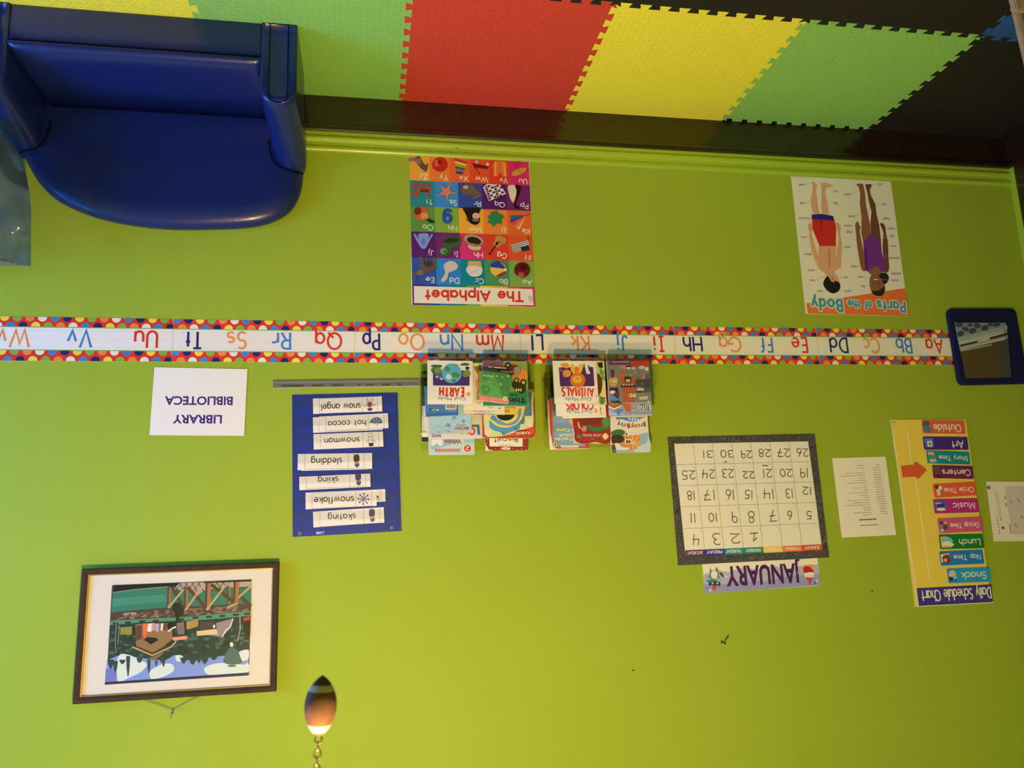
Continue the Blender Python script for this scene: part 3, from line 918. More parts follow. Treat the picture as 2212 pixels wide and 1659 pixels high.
for t, x0, y0, x1, y1, h in (('Zz', 285, 298, 210, 295, 48), ('Yy', 487, 312, 402, 306, 48), ('Xx', 678, 318, 592, 314, 48), ('Ww', 872, 330, 748, 322, 48), ('Vv', 1062, 340, 985, 336, 48), ('Uu', 1250, 348, 1170, 345, 48),
      ('Tt', 335, 543, 268, 540, 46), ('Ss', 570, 552, 500, 548, 50), ('Rr', 803, 563, 733, 560, 48), ('Qq', 1033, 572, 935, 568, 46), ('Pp', 1262, 587, 1183, 580, 46), ('Oo', 340, 790, 235, 788, 50), ('Nn', 575, 800, 485, 795, 48), ('Mm', 810, 812, 688, 808, 46), ('Ll', 1040, 820, 1005, 818, 48), ('Kk', 1275, 828, 1197, 824, 48),
      ('Jj', 345, 1040, 295, 1038, 48), ('Ii', 585, 1050, 545, 1048, 48), ('Hh', 820, 1058, 732, 1055, 48), ('Gg', 1052, 1066, 960, 1062, 48), ('Ff', 1283, 1078, 1225, 1075, 46), ('Ee', 350, 1300, 268, 1297, 48), ('Dd', 590, 1305, 497, 1302, 50), ('Cc', 830, 1312, 748, 1308, 48), ('Bb', 1062, 1318, 978, 1315, 48), ('Aa', 1297, 1325, 1207, 1322, 46)):
    s.t(LW, t, (x0-3, y0), (x1+3, y1), h, w=.15, track=.22)
# pictures of the squares
BR, DK = (104, 78, 58), (34, 26, 26)
s.b(BR, (112, 140), (180, 130), (190, 97), (208, 97), (222, 150), (262, 208), (288, 195), (292, 215), (272, 272), (230, 250), (190, 205), (150, 170), (112, 175))
for k in range(8): s.l((212, 186, 140), 4, (122+k*13, 132+k*3), (120+k*14, 175+k*4))
s.e((192, 42, 32), 405, 205, 76, 71); s.e((224, 92, 66), 372, 192, 26, 34); s.e((110, 24, 20), 402, 182, 18)
for k, c in enumerate(((186, 60, 40), (238, 206, 70), (170, 176, 70), (74, 104, 52), (96, 126, 150), (62, 58, 92))):
    f0, f1 = k/6, (k+1)/6
    X0, X1 = lambda f: (546+14*f, 145+150*f), lambda f: (672-48*f, 182+122*f)
    s.p(c, X0(f0), X1(f0), X1(f1-.03), X0(f1-.03))
s.p((118, 24, 26), (715, 192), (760, 198), (878, 226), (866, 250), (742, 236)); s.e((226, 218, 214), 760, 180, 15); s.e((226, 218, 214), 865, 203, 14); s.e(DK, 760, 180, 6); s.l((90, 22, 20), 6, (735, 225), (795, 303))
s.p((232, 120, 66), (930, 172), (1040, 176), (1055, 220), (1050, 322), (1018, 325), (988, 275), (962, 322), (922, 318), (916, 215)); s.l((246, 188, 80), 10, (944, 178), (942, 318)); s.l((246, 188, 80), 10, (1022, 182), (1040, 322)); s.l((150, 50, 30), 4, (986, 178), (988, 275))
s.e((206, 150, 50), 1170, 275, 78, 30, -22); s.l((110, 30, 60), 4, (1125, 190), (1190, 288)); s.e((186, 40, 92), 1165, 190, 22, 26)
for q in ((135, 390, 190, 450), (195, 430, 320, 465), (140, 465, 205, 518), (275, 465, 300, 520)): s.r((168, 84, 58), *q)
s.e((164, 78, 56), 165, 412, 32); s.e((158, 72, 54), 235, 405, 20); s.e((158, 72, 54), 290, 405, 20); s.r((116, 46, 40), 215, 445, 300, 475)
def starfish(cx, cy, r):
    P_ = []
    for i in range(10):
        a_ = R(8+36*i); k = r if i % 2 == 0 else r*.3
        P_.append((cx+k*math.sin(a_), cy+k*math.cos(a_)))
    s.b((232, 122, 96), *P_, n=4)
starfish(468, 468, 108)
s.b((112, 90, 78), (608, 450), (640, 402), (720, 400), (745, 430), (800, 490), (790, 520), (715, 545), (722, 520), (760, 500), (690, 505), (630, 490)); s.e((190, 170, 156), 655, 425, 26, 18)
s.p((222, 212, 212), (822, 425), (860, 393), (990, 400), (1045, 490), (880, 560))
for i in range(6):
    for k in range(6):
        x, y = 838+i*26+k*7, 420+k*22-i*9+i*k*.4
        if y > 402 and y < 540-(i*9): s.p((58, 34, 44) if (i+k) % 2 else (150, 80, 84) if i % 3 == 0 else (236, 230, 228), (x, y), (x+22, y-8), (x+28, y+10), (x+6, y+18)); s.n -= .75
s.n += .25
s.b((222, 208, 188), (1062, 415), (1130, 408), (1145, 470), (1125, 560), (1100, 565), (1075, 500)); s.b((238, 190, 80), (1095, 545), (1125, 545), (1118, 575), (1105, 570)); s.b((24, 18, 24), (1132, 408), (1180, 410), (1185, 460), (1160, 530), (1140, 590), (1180, 628), (1140, 632), (1122, 600), (1135, 540), (1150, 470))
s.e((204, 100, 48), 224, 680, 75, 68); s.e((226, 150, 80), 255, 705, 38, 34); s.e((120, 44, 28), 190, 655, 34, 40, 30); s.b((44, 52, 28), (275, 740), (310, 735), (360, 765), (330, 772), (300, 765)); s.l((70, 50, 30), 5, (250, 725), (285, 748))
NB = (36, 84, 172)
s.l(NB, 34, *[(478+33*math.cos(R(t)), 728+36*math.sin(R(t))) for t in range(0, 360, 15)], closed=True)
s.l(NB, 34, (445, 728), (446, 690), (450, 668), (465, 652), (482, 647), (500, 653), (512, 668))
s.b((34, 28, 24), (628, 628), (715, 625), (798, 632), (780, 690), (795, 740), (775, 780), (740, 790), (690, 765), (668, 720), (650, 680)); s.b((206, 178, 160), (722, 690), (750, 672), (785, 690), (780, 725), (725, 722)); s.e((150, 110, 90), 752, 742, 34, 16); s.e((120, 80, 66), 672, 738, 12, 18)
s.p((44, 132, 72), (905, 665), (960, 650), (968, 680), (1000, 685), (1030, 715), (1002, 735), (1005, 785), (960, 775), (920, 815), (905, 780), (862, 770), (880, 735), (862, 700), (890, 700)); s.l((84, 120, 50), 4, (870, 655), (930, 725))
for c, q in (((30, 120, 130), ((1085, 697), (1235, 700), (1090, 722))), ((36, 90, 160), ((1090, 722), (1235, 700), (1088, 745))), ((110, 40, 130), ((1088, 745), (1235, 700), (1090, 772))), ((218, 88, 60), ((1090, 772), (1235, 700), (1145, 815))), ((232, 130, 110), ((1125, 805), (1235, 700), (1150, 820))), ((250, 206, 90), ((1152, 828), (1238, 705), (1172, 838)))): s.p(c, *q)
s.l((60, 60, 60), 5, (1235, 700), (1285, 683))
JB = (128, 152, 212)
s.b(JB, (198, 880), (290, 875), (292, 930), (272, 1000), (210, 1000), (200, 930)); s.p(JB, (145, 882), (165, 875), (230, 980), (210, 1000)); s.p(JB, (340, 882), (322, 875), (265, 985), (275, 1000)); s.e((96, 118, 190), 245, 960, 18, 42); s.b((84, 30, 60), (208, 1005), (285, 1005), (275, 1030), (225, 1030)); s.e(JB, 246, 1002, 30, 22)
s.b((62, 92, 58), (600, 905), (600, 1000), (525, 1005), (500, 1075), (430, 1092), (395, 1060), (420, 1000), (450, 940), (500, 910)); s.e((108, 148, 98), 440, 1045, 34, 30); s.e((26, 40, 24), 452, 1050, 10); s.l((78, 98, 66), 12, (520, 905), (455, 885)); s.l((78, 98, 66), 10, (460, 925), (385, 908)); s.b((36, 56, 34), (440, 960), (500, 915), (590, 935), (520, 965))
s.e((176, 150, 112), 732, 935, 98, 52, 14); s.e((50, 30, 26), 735, 945, 70, 36, 14); s.b((214, 188, 134), (680, 985), (740, 985), (800, 1000), (790, 1030), (730, 1035), (685, 1015)); s.e((150, 128, 92), 732, 985, 50, 14, 10)
s.b((196, 142, 78), (945, 905), (985, 895), (1045, 925), (1040, 960), (990, 990), (960, 1010), (920, 985), (935, 950)); s.e((36, 28, 20), 958, 970, 15); s.l((52, 40, 28), 12, (955, 975), (885, 1078)); s.l((52, 40, 28), 7, (965, 950), (1000, 960)); s.l((52, 40, 28), 18, (893, 1066), (880, 1082))
s.p((236, 224, 220), (1090, 985), (1258, 940), (1278, 1030), (1115, 1060))
for k in range(5): s.p((62, 40, 52), (1092+k*5, 992+k*14), (1259+k*4, 948+k*19), (1260+k*4, 955+k*19), (1094+k*5, 999+k*14))
s.p((44, 40, 62), (1185, 1005), (1262, 985), (1278, 1035), (1195, 1048)); s.l((60, 30, 24), 5, (1255, 900), (1262, 945))
EL = (96, 86, 84)
s.b(EL, (205, 1105), (240, 1108), (245, 1150), (262, 1150), (262, 1110), (278, 1110), (285, 1150), (330, 1145), (330, 1105), (362, 1108), (362, 1200), (330, 1240), (270, 1260), (245, 1285), (190, 1275), (165, 1300), (190, 1335), (150, 1310), (142, 1265), (170, 1235), (210, 1215)); s.e((124, 112, 106), 210, 1255, 32, 26); s.e((66, 58, 58), 295, 1170, 48, 26)
s.b((206, 194, 186), (440, 1190), (470, 1150), (530, 1140), (580, 1180), (560, 1225), (490, 1255), (480, 1300), (440, 1345), (412, 1335), (430, 1300), (455, 1250)); s.l((120, 96, 84), 8, (470, 1150), (455, 1130)); s.l((120, 96, 84), 8, (520, 1142), (515, 1125)); s.p((170, 130, 84), (395, 1300), (425, 1318), (412, 1330)); s.e((24, 24, 24), 422, 1335, 4)
s.p((214, 172, 106), (680, 1140), (800, 1143), (810, 1205), (668, 1205)); s.b((222, 216, 210), (658, 1230), (675, 1195), (735, 1190), (810, 1205), (808, 1265), (765, 1290), (700, 1285)); 
for k in range(7): s.e((120, 150, 170) if k % 2 else (200, 150, 120), 680+k*17, 1225+(k*37) % 45, 6, 4)
s.e((236, 186, 84), 968, 1220, 78, 70); s.b((40, 66, 160), (890, 1195), (930, 1150), (985, 1150), (1030, 1180), (1040, 1215), (960, 1208)); s.b((214, 140, 70), (985, 1150), (1030, 1175), (1046, 1215), (1040, 1215), (1015, 1180)); s.b((150, 50, 42), (950, 1285), (1030, 1240), (1040, 1255), (1000, 1288)); s.e((234, 222, 190), 1038, 1226, 14)
s.e((100, 28, 28), 1200, 1228, 77, 74); s.e((168, 70, 58), 1190, 1265, 34, 18); s.e((190, 110, 74), 1190, 1285, 34, 10); s.e((70, 18, 20), 1215, 1200, 40, 30); s.l((50, 24, 18), 5, (1212, 1275), (1212, 1302))
thing(s, 'colourful alphabet poster of picture squares, red title on white band', 'poster')

# ================================================================== body poster
s = Sheet('body_poster', [(120, 98), (1180, 153), (1393, 1575), (318, 1550)], -.0015, (196, 182, 146), (1680, 360, 4.878), .0009, mat=GLOSS)
s.p((206, 96, 40), (300, 1440), (1340, 1280), (1390, 1573), (318, 1548))
BOY, BOYD = (190, 138, 92), (164, 110, 70)
s.p(BOY, (355, 165), (385, 160), (410, 190), (424, 200), (408, 215), (405, 270), (415, 330), (425, 430), (445, 500), (375, 500), (350, 400), (350, 330), (365, 270), (368, 205))
s.p(BOY, (445, 170), (500, 168), (580, 193), (582, 207), (520, 217), (505, 240), (505, 300), (525, 380), (540, 505), (465, 505), (460, 400), (462, 300), (462, 215))
s.b(BOY, (322, 605), (358, 600), (372, 660), (356, 690), (372, 760), (420, 920), (440, 990), (400, 1000), (362, 900), (340, 800), (332, 700), (322, 650)); s.b(BOY, (610, 600), (640, 595), (663, 640), (660, 700), (678, 830), (672, 900), (666, 1000), (616, 980), (622, 900), (640, 760), (630, 690))
s.b(BOY, (440, 815), (520, 800), (612, 815), (612, 940), (660, 970), (668, 1050), (620, 1090), (598, 1110), (600, 1150), (520, 1165), (500, 1130), (440, 1075), (408, 1020), (425, 960)); s.b(BOYD, (540, 840), (555, 960), (545, 1090), (535, 960))
s.p((176, 38, 24), (360, 548), (600, 568), (615, 650), (612, 834), (440, 836), (412, 770), (368, 660)); s.p((126, 20, 16), (448, 560), (470, 562), (458, 680)); s.p((40, 34, 92), (356, 505), (455, 498), (582, 518), (598, 570), (358, 552))
s.b(BOY, (545, 1140), (600, 1120), (636, 1170), (648, 1225), (600, 1250), (540, 1210)); s.b((24, 20, 18), (482, 1215), (510, 1165), (535, 1160), (560, 1205), (590, 1218), (606, 1202), (650, 1225), (660, 1265), (640, 1312), (580, 1336), (520, 1305), (485, 1255)); s.e(BOYD, 578, 1182, 14, 22)
GL, GD = (122, 76, 46), (96, 56, 36)
s.p(GL, (825, 188), (850, 178), (900, 182), (908, 230), (918, 270), (930, 400), (945, 480), (970, 600), (985, 722), (900, 792), (880, 700), (882, 520), (865, 400), (868, 280), (852, 215)); s.p(GD, (920, 185), (985, 185), (992, 200), (970, 240), (980, 300), (1030, 400), (1040, 500), (1070, 620), (1090, 802), (985, 722), (975, 600), (988, 480), (962, 380), (945, 280))
s.b(GL, (815, 610), (845, 572), (852, 600), (872, 640), (865, 690), (890, 820), (915, 950), (922, 1095), (880, 1075), (855, 950), (832, 800), (822, 680)); s.b(GD, (1078, 600), (1110, 598), (1135, 640), (1138, 690), (1160, 800), (1166, 950), (1172, 1085), (1130, 1112), (1112, 960), (1105, 830), (1112, 700), (1095, 650))
s.b(GL, (955, 1110), (1000, 1045), (1060, 1050), (1098, 1110), (1060, 1140), (1000, 1140)); s.p((104, 40, 106), (985, 708), (1088, 805), (1096, 900), (1125, 1020), (1132, 1112), (1095, 1112), (1062, 1062), (1030, 1052), (998, 1062), (955, 1108), (922, 1095), (914, 980), (905, 850), (898, 790)); s.p((84, 28, 88), (905, 850), (940, 860), (950, 1080), (922, 1095))
s.b(GL, (968, 1200), (985, 1140), (1040, 1118), (1100, 1150), (1125, 1230), (1118, 1300), (1060, 1362), (1000, 1330), (970, 1260)); s.b((36, 26, 22), (968, 1262), (985, 1300), (1015, 1310), (1070, 1300), (1112, 1270), (1128, 1262), (1126, 1320), (1095, 1360), (1050, 1362), (1000, 1338)); s.b((34, 28, 26), (1065, 1150), (1100, 1118), (1150, 1128), (1170, 1175), (1145, 1230), (1112, 1232), (1095, 1190)); s.e((230, 220, 200), 1032, 1190, 22, 6); s.e((30, 22, 20), 1005, 1240, 9, 5); s.e((30, 22, 20), 1070, 1236, 9, 5); s.e(GD, 1038, 1222, 10, 14)
LN = (150, 138, 112)
for q in (((282, 188), (360, 172)), ((284, 385), (352, 350)), ((335, 560), (352, 600)), ((310, 740), (345, 735)), ((355, 905), (372, 885)), ((380, 1090), (432, 1068)), ((398, 1190), (512, 1150)), ((465, 1310), (522, 1308)), ((578, 245), (530, 215)), ((586, 380), (520, 355)), ((690, 1162), (640, 1170)), ((702, 1308), (655, 1298)), ((770, 290), (868, 252)), ((810, 520), (875, 505)), ((840, 1050), (900, 1050)), ((902, 1160), (970, 1190)), ((920, 1255), (1000, 1242)), ((1055, 185), (985, 195)), ((1090, 390), (1040, 385)), ((1165, 645), (1130, 640)), ((1178, 722), (1090, 770)), ((1188, 835), (1155, 835)), ((1170, 945), (1100, 930)), ((1198, 1195), (1060, 1190))): s.l(LN, 3, *q); s.n -= .75
s.n += .25
for t, x0, x1, y in (('heel', 278, 222, 182), ('foot', 635, 582, 252), ('calf', 282, 228, 375), ('leg', 630, 588, 380), ('buttocks', 330, 217, 535), ('thumb', 778, 698, 613), ('thigh', 785, 718, 680), ('wrist', 308, 243, 735), ('waist', 770, 700, 838), ('elbow', 355, 278, 915), ('back', 378, 315, 1085), ('ear', 732, 690, 1158), ('neck', 392, 332, 1190), ('head', 772, 706, 1303), ('hair', 462, 410, 1302), ('toe', 1097, 1058, 178), ('ankle', 768, 700, 285), ('shin', 1138, 1092, 388), ('knee', 805, 745, 515), ('finger', 1178, 1103, 540), ('hand', 1228, 1167, 645), ('hip', 1220, 1180, 722), ('arm', 1243, 1192, 830), ('stomach', 1280, 1172, 955), ('chest', 837, 770, 1045), ('shoulder', 1298, 1190, 1118), ('nose', 900, 842, 1155), ('mouth', 1275, 1198, 1190), ('eye', 918, 877, 1255)):
    s.ft((92, 86, 108), t, (x0, y), (x1, y), 24, .01); s.n -= .75
s.n += .25
for t, x0, y0, x1, y1, h in (('Parts', 1342, 1432, 1038, 1415, 98), ('of', 990, 1424, 912, 1418, 78), ('the', 868, 1414, 730, 1410, 78), ('Body', 678, 1408, 350, 1392, 112)):
    s.t((206, 200, 190), t, (x0-8, y0), (x1+8, y1), h, w=.44, track=.34, capped=True)
    s.t((62, 128, 122), t, (x0-8, y0), (x1+8, y1), h, w=.25, track=.34, capped=True)
for k in range(8): s.l((126, 116, 100), 5, (290-k*19, 115-k*.8), (276-k*19, 114.4-k*.8)); s.n -= .75
s.n += .25
thing(s, 'white body parts poster with a boy and a girl, tilted, orange corner', 'poster')

# ================================================================== library sign
s = Sheet('library_sign', [(290, 112), (1998, 148), (1928, 1372), (190, 1362)], -.003, (228, 222, 230), (300, 780, 8.508), .0006)
s.ft((72, 32, 116), 'LIBRARY', (1530, 996), (628, 992), 152, .028)
s.ft((72, 32, 116), 'BIBLIOTECA', (1728, 658), (480, 650), 152, .028)
for x, y in ((420, 240), (1100, 262), (1850, 240), (1010, 1240)): s.e((234, 228, 236), x, y, 70)
thing(s, 'white paper sign reading library and biblioteca in purple capitals', 'sign')

# ================================================================== calendar and month card
s = Sheet('month_card', [(440, 1270), (1470, 1215), (1502, 1512), (467, 1585)], -.0010, (222, 200, 156), (1410, 900, 4.146), .0006)
s.p((168, 160, 164), (448, 1420), (560, 1370), (680, 1392), (800, 1350), (950, 1372), (1080, 1330), (1200, 1365), (1300, 1340), (1440, 1330), (1486, 1320), (1502, 1511), (467, 1584))
s.p((142, 136, 152), (455, 1500), (650, 1500), (800, 1470), (1000, 1475), (1200, 1430), (1495, 1410), (1502, 1511), (467, 1584))
s.ft((74, 26, 68), 'JANUARY', (1318, 1318), (648, 1350), 168, .03)
s.b((212, 140, 84), (1345, 1335), (1440, 1325), (1445, 1380), (1435, 1400), (1350, 1405), (1340, 1370)); s.b((170, 34, 44), (1352, 1350), (1395, 1340), (1435, 1375), (1430, 1395), (1362, 1402)); s.b((232, 214, 180), (1362, 1402), (1435, 1395), (1438, 1440), (1400, 1450), (1368, 1440)); s.p((200, 62, 62), (1368, 1440), (1440, 1440), (1412, 1495), (1406, 1503)); s.e((90, 30, 40), 1408, 1500, 6); s.e((80, 40, 40), 1385, 1428, 4); s.e((80, 40, 40), 1418, 1425, 4)
s.b((112, 106, 100), (512, 1345), (525, 1375), (560, 1372), (572, 1345), (588, 1380), (592, 1420), (612, 1470), (580, 1440), (545, 1465), (505, 1440), (475, 1448), (508, 1415)); s.e((232, 212, 172), 550, 1415, 30, 38); s.b((58, 126, 112), (482, 1470), (500, 1458), (575, 1462), (570, 1478), (500, 1485)); s.b((66, 58, 50), (505, 1485), (555, 1476), (604, 1482), (598, 1525), (580, 1508), (555, 1520), (525, 1508), (508, 1520)); s.p((196, 52, 36), (525, 1525), (575, 1522), (553, 1562)); s.b((70, 68, 62), (595, 1400), (620, 1400), (640, 1440), (612, 1425)); s.e((220, 206, 170), 535, 1492, 8); s.e((220, 206, 170), 580, 1490, 8)
for x, y, c in ((655, 1432, (226, 212, 176)), (515, 1555, (226, 216, 200)), (1470, 1470, (220, 206, 180)), (1300, 1395, (110, 126, 150)), (490, 1535, (96, 116, 160)), (1452, 1490, (70, 74, 110))): s.star(c, x, y, 14, .5, 6)
thing(s, 'January name card with raccoon and fox, tucked behind the calendar edge', 'card')
s = Sheet('calendar', [(120, 180), (1442, 156), (1588, 1258), (240, 1335)], -.0022, (225, 200, 150), (1410, 900, 4.146), .0009, ink=(74, 66, 52))
rnd = random.Random(3)
def on_border():
    f = rnd.random(); side = rnd.randrange(4)
    if side == 0: return (150+1270*f, 210-22*f+rnd.uniform(-22, 14))
    if side == 1: return (260+1300*f, 1290-75*f+rnd.uniform(-24, 20))
    if side == 2: return (160+105*f+rnd.uniform(-25, 18), 220+1040*f)
    return (1425+130*f+rnd.uniform(-18, 22), 220+1010*f)
for k in range(260):
    x, y = on_border(); r_ = rnd.uniform(8, 17); a0 = rnd.uniform(0, 360)
    s.l(rnd.choice([(126, 112, 86), (40, 36, 30), (34, 30, 26), (104, 94, 72)]), 3.5, *[(x+r_*math.cos(R(a0+t)), y+r_*math.sin(R(a0+t))) for t in range(0, 230, 46)]); s.n -= .75
s.n += .25
s.p((228, 204, 156), (190, 243), (1390, 222), (1517, 1195), (292, 1255))
hy = [((190, 243), (1390, 222)), ((210, 430), (1410, 402)), ((230, 618), (1432, 583)), ((250, 807), (1458, 768)), ((270, 1002), (1480, 955)), ((288, 1197), (1508, 1143)), ((293, 1255), (1517, 1195))]
def cal(i, k):                               # crossing of row line i and column line k
    A_, B_ = hy[i]; return (A_[0]+(B_[0]-A_[0])*k/7, A_[1]+(B_[1]-A_[1])*k/7)
DAY = [('SATURDAY', (86, 44, 76)), ('FRIDAY', (52, 52, 112)), ('THURSDAY', (34, 122, 112)), ('WEDNESDAY', (46, 122, 92)), ('TUESDAY', (240, 180, 56)), ('MONDAY', (226, 108, 44)), ('SUNDAY', (204, 66, 36))]
for k, (t, c) in enumerate(DAY):
    s.p(c, cal(5, k), cal(5, k+1), cal(6, k+1), cal(6, k)); s.n -= .75
s.n += .25
for k, (t, c) in enumerate(DAY):
    A_, B_ = cal(5, k+.9), cal(5, k+.1)
    s.ft((232, 214, 172), t, (A_[0], A_[1]+13), (B_[0], B_[1]+13), 28, .02)
LNC = (108, 92, 66)
for i in range(1, 5): s.l(LNC, 2.6, *hy[i]); s.n -= .75
for k in range(1, 7): s.l(LNC, 2.6, cal(0, k), cal(5, k)); s.n -= .75
s.n += .25
for i in range(5):
    for k in range(7):
        q = cal(i, k+1); s.l((176, 152, 108), 2.2, (q[0]-38, q[1]+2), (q[0]+4, q[1]+44)); s.n -= .75
s.n += .25
PEN = (40, 32, 24)
for t, x0, x1, y, h in (('26', 1385, 1285, 286, 70), ('27', 1222, 1110, 287, 72), ('28', 1052, 948, 293, 66), ('29', 880, 786, 305, 66), ('30', 713, 605, 302, 62), ('31', 532, 448, 305, 62), ('19', 1385, 1318, 460, 84), ('20', 1242, 1135, 472, 66), ('21', 1065, 984, 470, 74), ('22', 903, 803, 490, 62), ('23', 722, 620, 472, 76), ('24', 555, 440, 476, 78), ('25', 375, 258, 484, 76),
      ('12', 1416, 1340, 630, 68), ('13', 1248, 1185, 648, 80), ('14', 1075, 985, 650, 84), ('15', 890, 825, 660, 74), ('16', 720, 652, 656, 88), ('17', 550, 450, 658, 90), ('18', 370, 305, 668, 78), ('5', 1415, 1372, 848, 68), ('6', 1240, 1202, 846, 78), ('7', 1098, 1034, 838, 100), ('8', 905, 852, 850, 100), ('9', 748, 702, 852, 96), ('10', 568, 497, 866, 74), ('11', 378, 333, 866, 82), ('1', 912, 900, 1042, 76), ('2', 775, 690, 1048, 86), ('3', 598, 530, 1046, 100), ('4', 410, 355, 1056, 92)):
    s.t(PEN, t, (x0, y+rnd.uniform(-2, 2)), (x1, y+rnd.uniform(-2, 2)), h, w=6.5/h, slant=rnd.uniform(-.08, .06), capped=True)
for q in (((978, 437), (1028, 441)), ((637, 410), (664, 402)), ((866, 1046), (938, 1042)), ((905, 1112), (930, 1082))): s.l(PEN, 7, *q)
thing(s, 'January wall calendar with charcoal border and handwritten dates', 'calendar')

# ================================================================== framed picture
def framed():
    ZF6 = (130, 1180, 4.337)
    s = Sheet('framed_picture', [(222, 212), (2058, 145), (2018, 1360), (103, 1480)], -.029, (238, 222, 192), ZF6, .001)
    rt = s.root('framed_picture')
    tag(rt, 'dark framed photo of a riverside village with cream mat, hung by a wire', 'picture')
    W_, H_ = s.w/2, s.h/2
    # frame: four mitred lengths of a moulding as one ring
    prof = [(0, 0), (0, -.014), (.003, -.017), (.010, -.018), (.0165, -.014), (.0175, -.008), (.0175, 0)]   # (inward, depth)
    V, F = [], []
    n = len(prof)
    for cx_, cz_ in ((1, 1), (-1, 1), (-1, -1), (1, -1)):
        V += [(cx_*(W_-i), d, cz_*(H_-i)) for i, d in prof]
    for k in range(4):
        for i in range(n-1): F.append((k*n+i, k*n+i+1, (k+1) % 4*n+i+1, (k+1) % 4*n+i))
        F.append((k*n+n-1, k*n, (k+1) % 4*n, (k+1) % 4*n+n-1))
    me = mesh('frame', [(x, y+.012, z) for x, y, z in V], F)
    b_ = bmesh.new(); b_.from_mesh(me); bmesh.ops.recalc_face_normals(b_, faces=b_.faces[:]); b_.to_mesh(me); b_.free()
    link('frame', me, plain('dark_brown_frame', (.060, .038, .022), .7, .2, var=.2, scale=40), rt)
    V, F = [], []
    for cx_, cz_ in ((1, 1), (-1, 1), (-1, -1), (1, -1)):
        V += [(cx_*(W_-.0172), -.001, cz_*(H_-.0172)), (cx_*(W_-.0205), -.0005, cz_*(H_-.0205)), (cx_*(W_-.0205), .008, cz_*(H_-.0205)), (cx_*(W_-.0172), .008, cz_*(H_-.0172))]
    for k in range(4):
        for i in range(4): F.append((k*4+i, k*4+(i+1) % 4, (k+1) % 4*4+(i+1) % 4, (k+1) % 4*4+i))
    me = mesh('gold_lip', V, F)
    b_ = bmesh.new(); b_.from_mesh(me); bmesh.ops.recalc_face_normals(b_, faces=b_.faces[:]); b_.to_mesh(me); b_.free()
    tag(link('gold_lip', me, plain('gilt', (.45, .32, .12), .35, metal=.7), rt), 'thin gilt inner lip')
    box('mat_board', -W_+.017, W_-.017, .006, .008, -H_+.017, H_-.017, plain('cream_mat_board', (.84, .82, .76), .8, .1), rt)
    box('backing', -W_+.004, W_-.004, .012, .019, -H_+.004, H_-.004, plain('backing_board', (.2, .14, .08), .8), rt)
    p = Sheet('photo_print', [(498, 365), (1800, 310), (1760, 1208), (418, 1298)], -.0235, (238, 222, 192), ZF6, .0004, ink=(66, 86, 70), mat=GLOSS)
    Q = lambda x, y: (498+(x-368)*(1302/1702)*1.0, 0)
    c6 = p.crop
    p.crop = (180, 1240, 5.672)               # the following inks use a closer crop
    rn = random.Random(11)
    p.p((44, 62, 52), (330, 620), (2055, 500), (2030, 1000), (290, 1150))
    for k in range(150):
        y = rn.uniform(640, 1010); x = rn.uniform(385-(y-136)*.087, 1990)
        p.e(rn.choice([(52, 74, 58), (36, 52, 44), (70, 96, 76), (80, 104, 80)]), x, y, rn.uniform(14, 46), rn.uniform(10, 30), n=9); p.n -= .75
    p.n += .25
    # sky with clouds, treetops standing into it
    p.p((134, 152, 202), (290, 1060), (420, 1000), (600, 1010), (800, 1040), (1000, 1060), (1120, 990), (1230, 1050), (1400, 1060), (1560, 1020), (1720, 1000), (1900, 960), (2030, 920), (2018, 1240), (263, 1355))
    for q in (((430, 1010), (560, 990), (700, 1060), (780, 1100), (720, 1190), (560, 1270), (420, 1310)), ((820, 1190), (950, 1110), (1080, 1100), (1110, 1180), (1000, 1250), (840, 1285)), ((1480, 1160), (1600, 1100), (1800, 1090), (1960, 1110), (2020, 1090), (2018, 1200), (1750, 1225), (1550, 1238)), ((1130, 1000), (1210, 1000), (1230, 1060), (1150, 1070)), ((1900, 960), (2020, 930), (2020, 1040), (1930, 1060))):
        p.b((222, 224, 220), *q)
    p.p((118, 122, 172), (275, 1165), (380, 1150), (415, 1230), (405, 1320), (265, 1330))
    for x, y, r_, h in ((338, 1090, 42, 70), (395, 1120, 30, 90), (480, 1070, 40, 34), (550, 1100, 26, 160), (690, 1050, 40, 40), (805, 1110, 22, 110), (895, 1090, 16, 50), (985, 1090, 18, 50), (1230, 1050, 46, 46), (1340, 1060, 46, 52), (1490, 1040, 50, 62), (1420, 1040, 30, 52), (960, 1040, 30, 46), (1600, 1020, 50, 34)):
        p.p((52, 72, 60), (x-r_, y-h*.6), (x+r_, y-h*.6), (x+r_*.7, y+h*.3), (x+r_*.25, y+h*.9), (x-r_*.2, y+h), (x-r_*.7, y+h*.4)); p.n -= .75
    p.n += .25
    p.b((84, 108, 96), (1720, 1080), (1740, 990), (1800, 900), (1880, 920), (1930, 1030), (1940, 1090), (1820, 1110)); p.e((92, 114, 104), 1822, 1125, 54, 14)
    p.p((44, 46, 70), (265, 1325), (2018, 1206), (2018, 1242), (262, 1356))
    # meadow by the water, stone wall, far bank
    p.p((28, 30, 34), (368, 136), (1480, 92), (1480, 150), (1035, 150), (900, 165), (620, 190), (366, 225)); p.p((56, 124, 92), (364, 222), (620, 192), (900, 166), (2058, 170), (2056, 360), (1560, 385), (1035, 408), (345, 470)); p.p((74, 140, 108), (360, 300), (1000, 250), (1030, 330), (352, 400)); p.l((176, 146, 100), 10, (366, 226), (620, 190), (1035, 155))
    p.p((86, 64, 54), (345, 470), (1035, 408), (2056, 360), (2054, 452), (1240, 525), (335, 572))
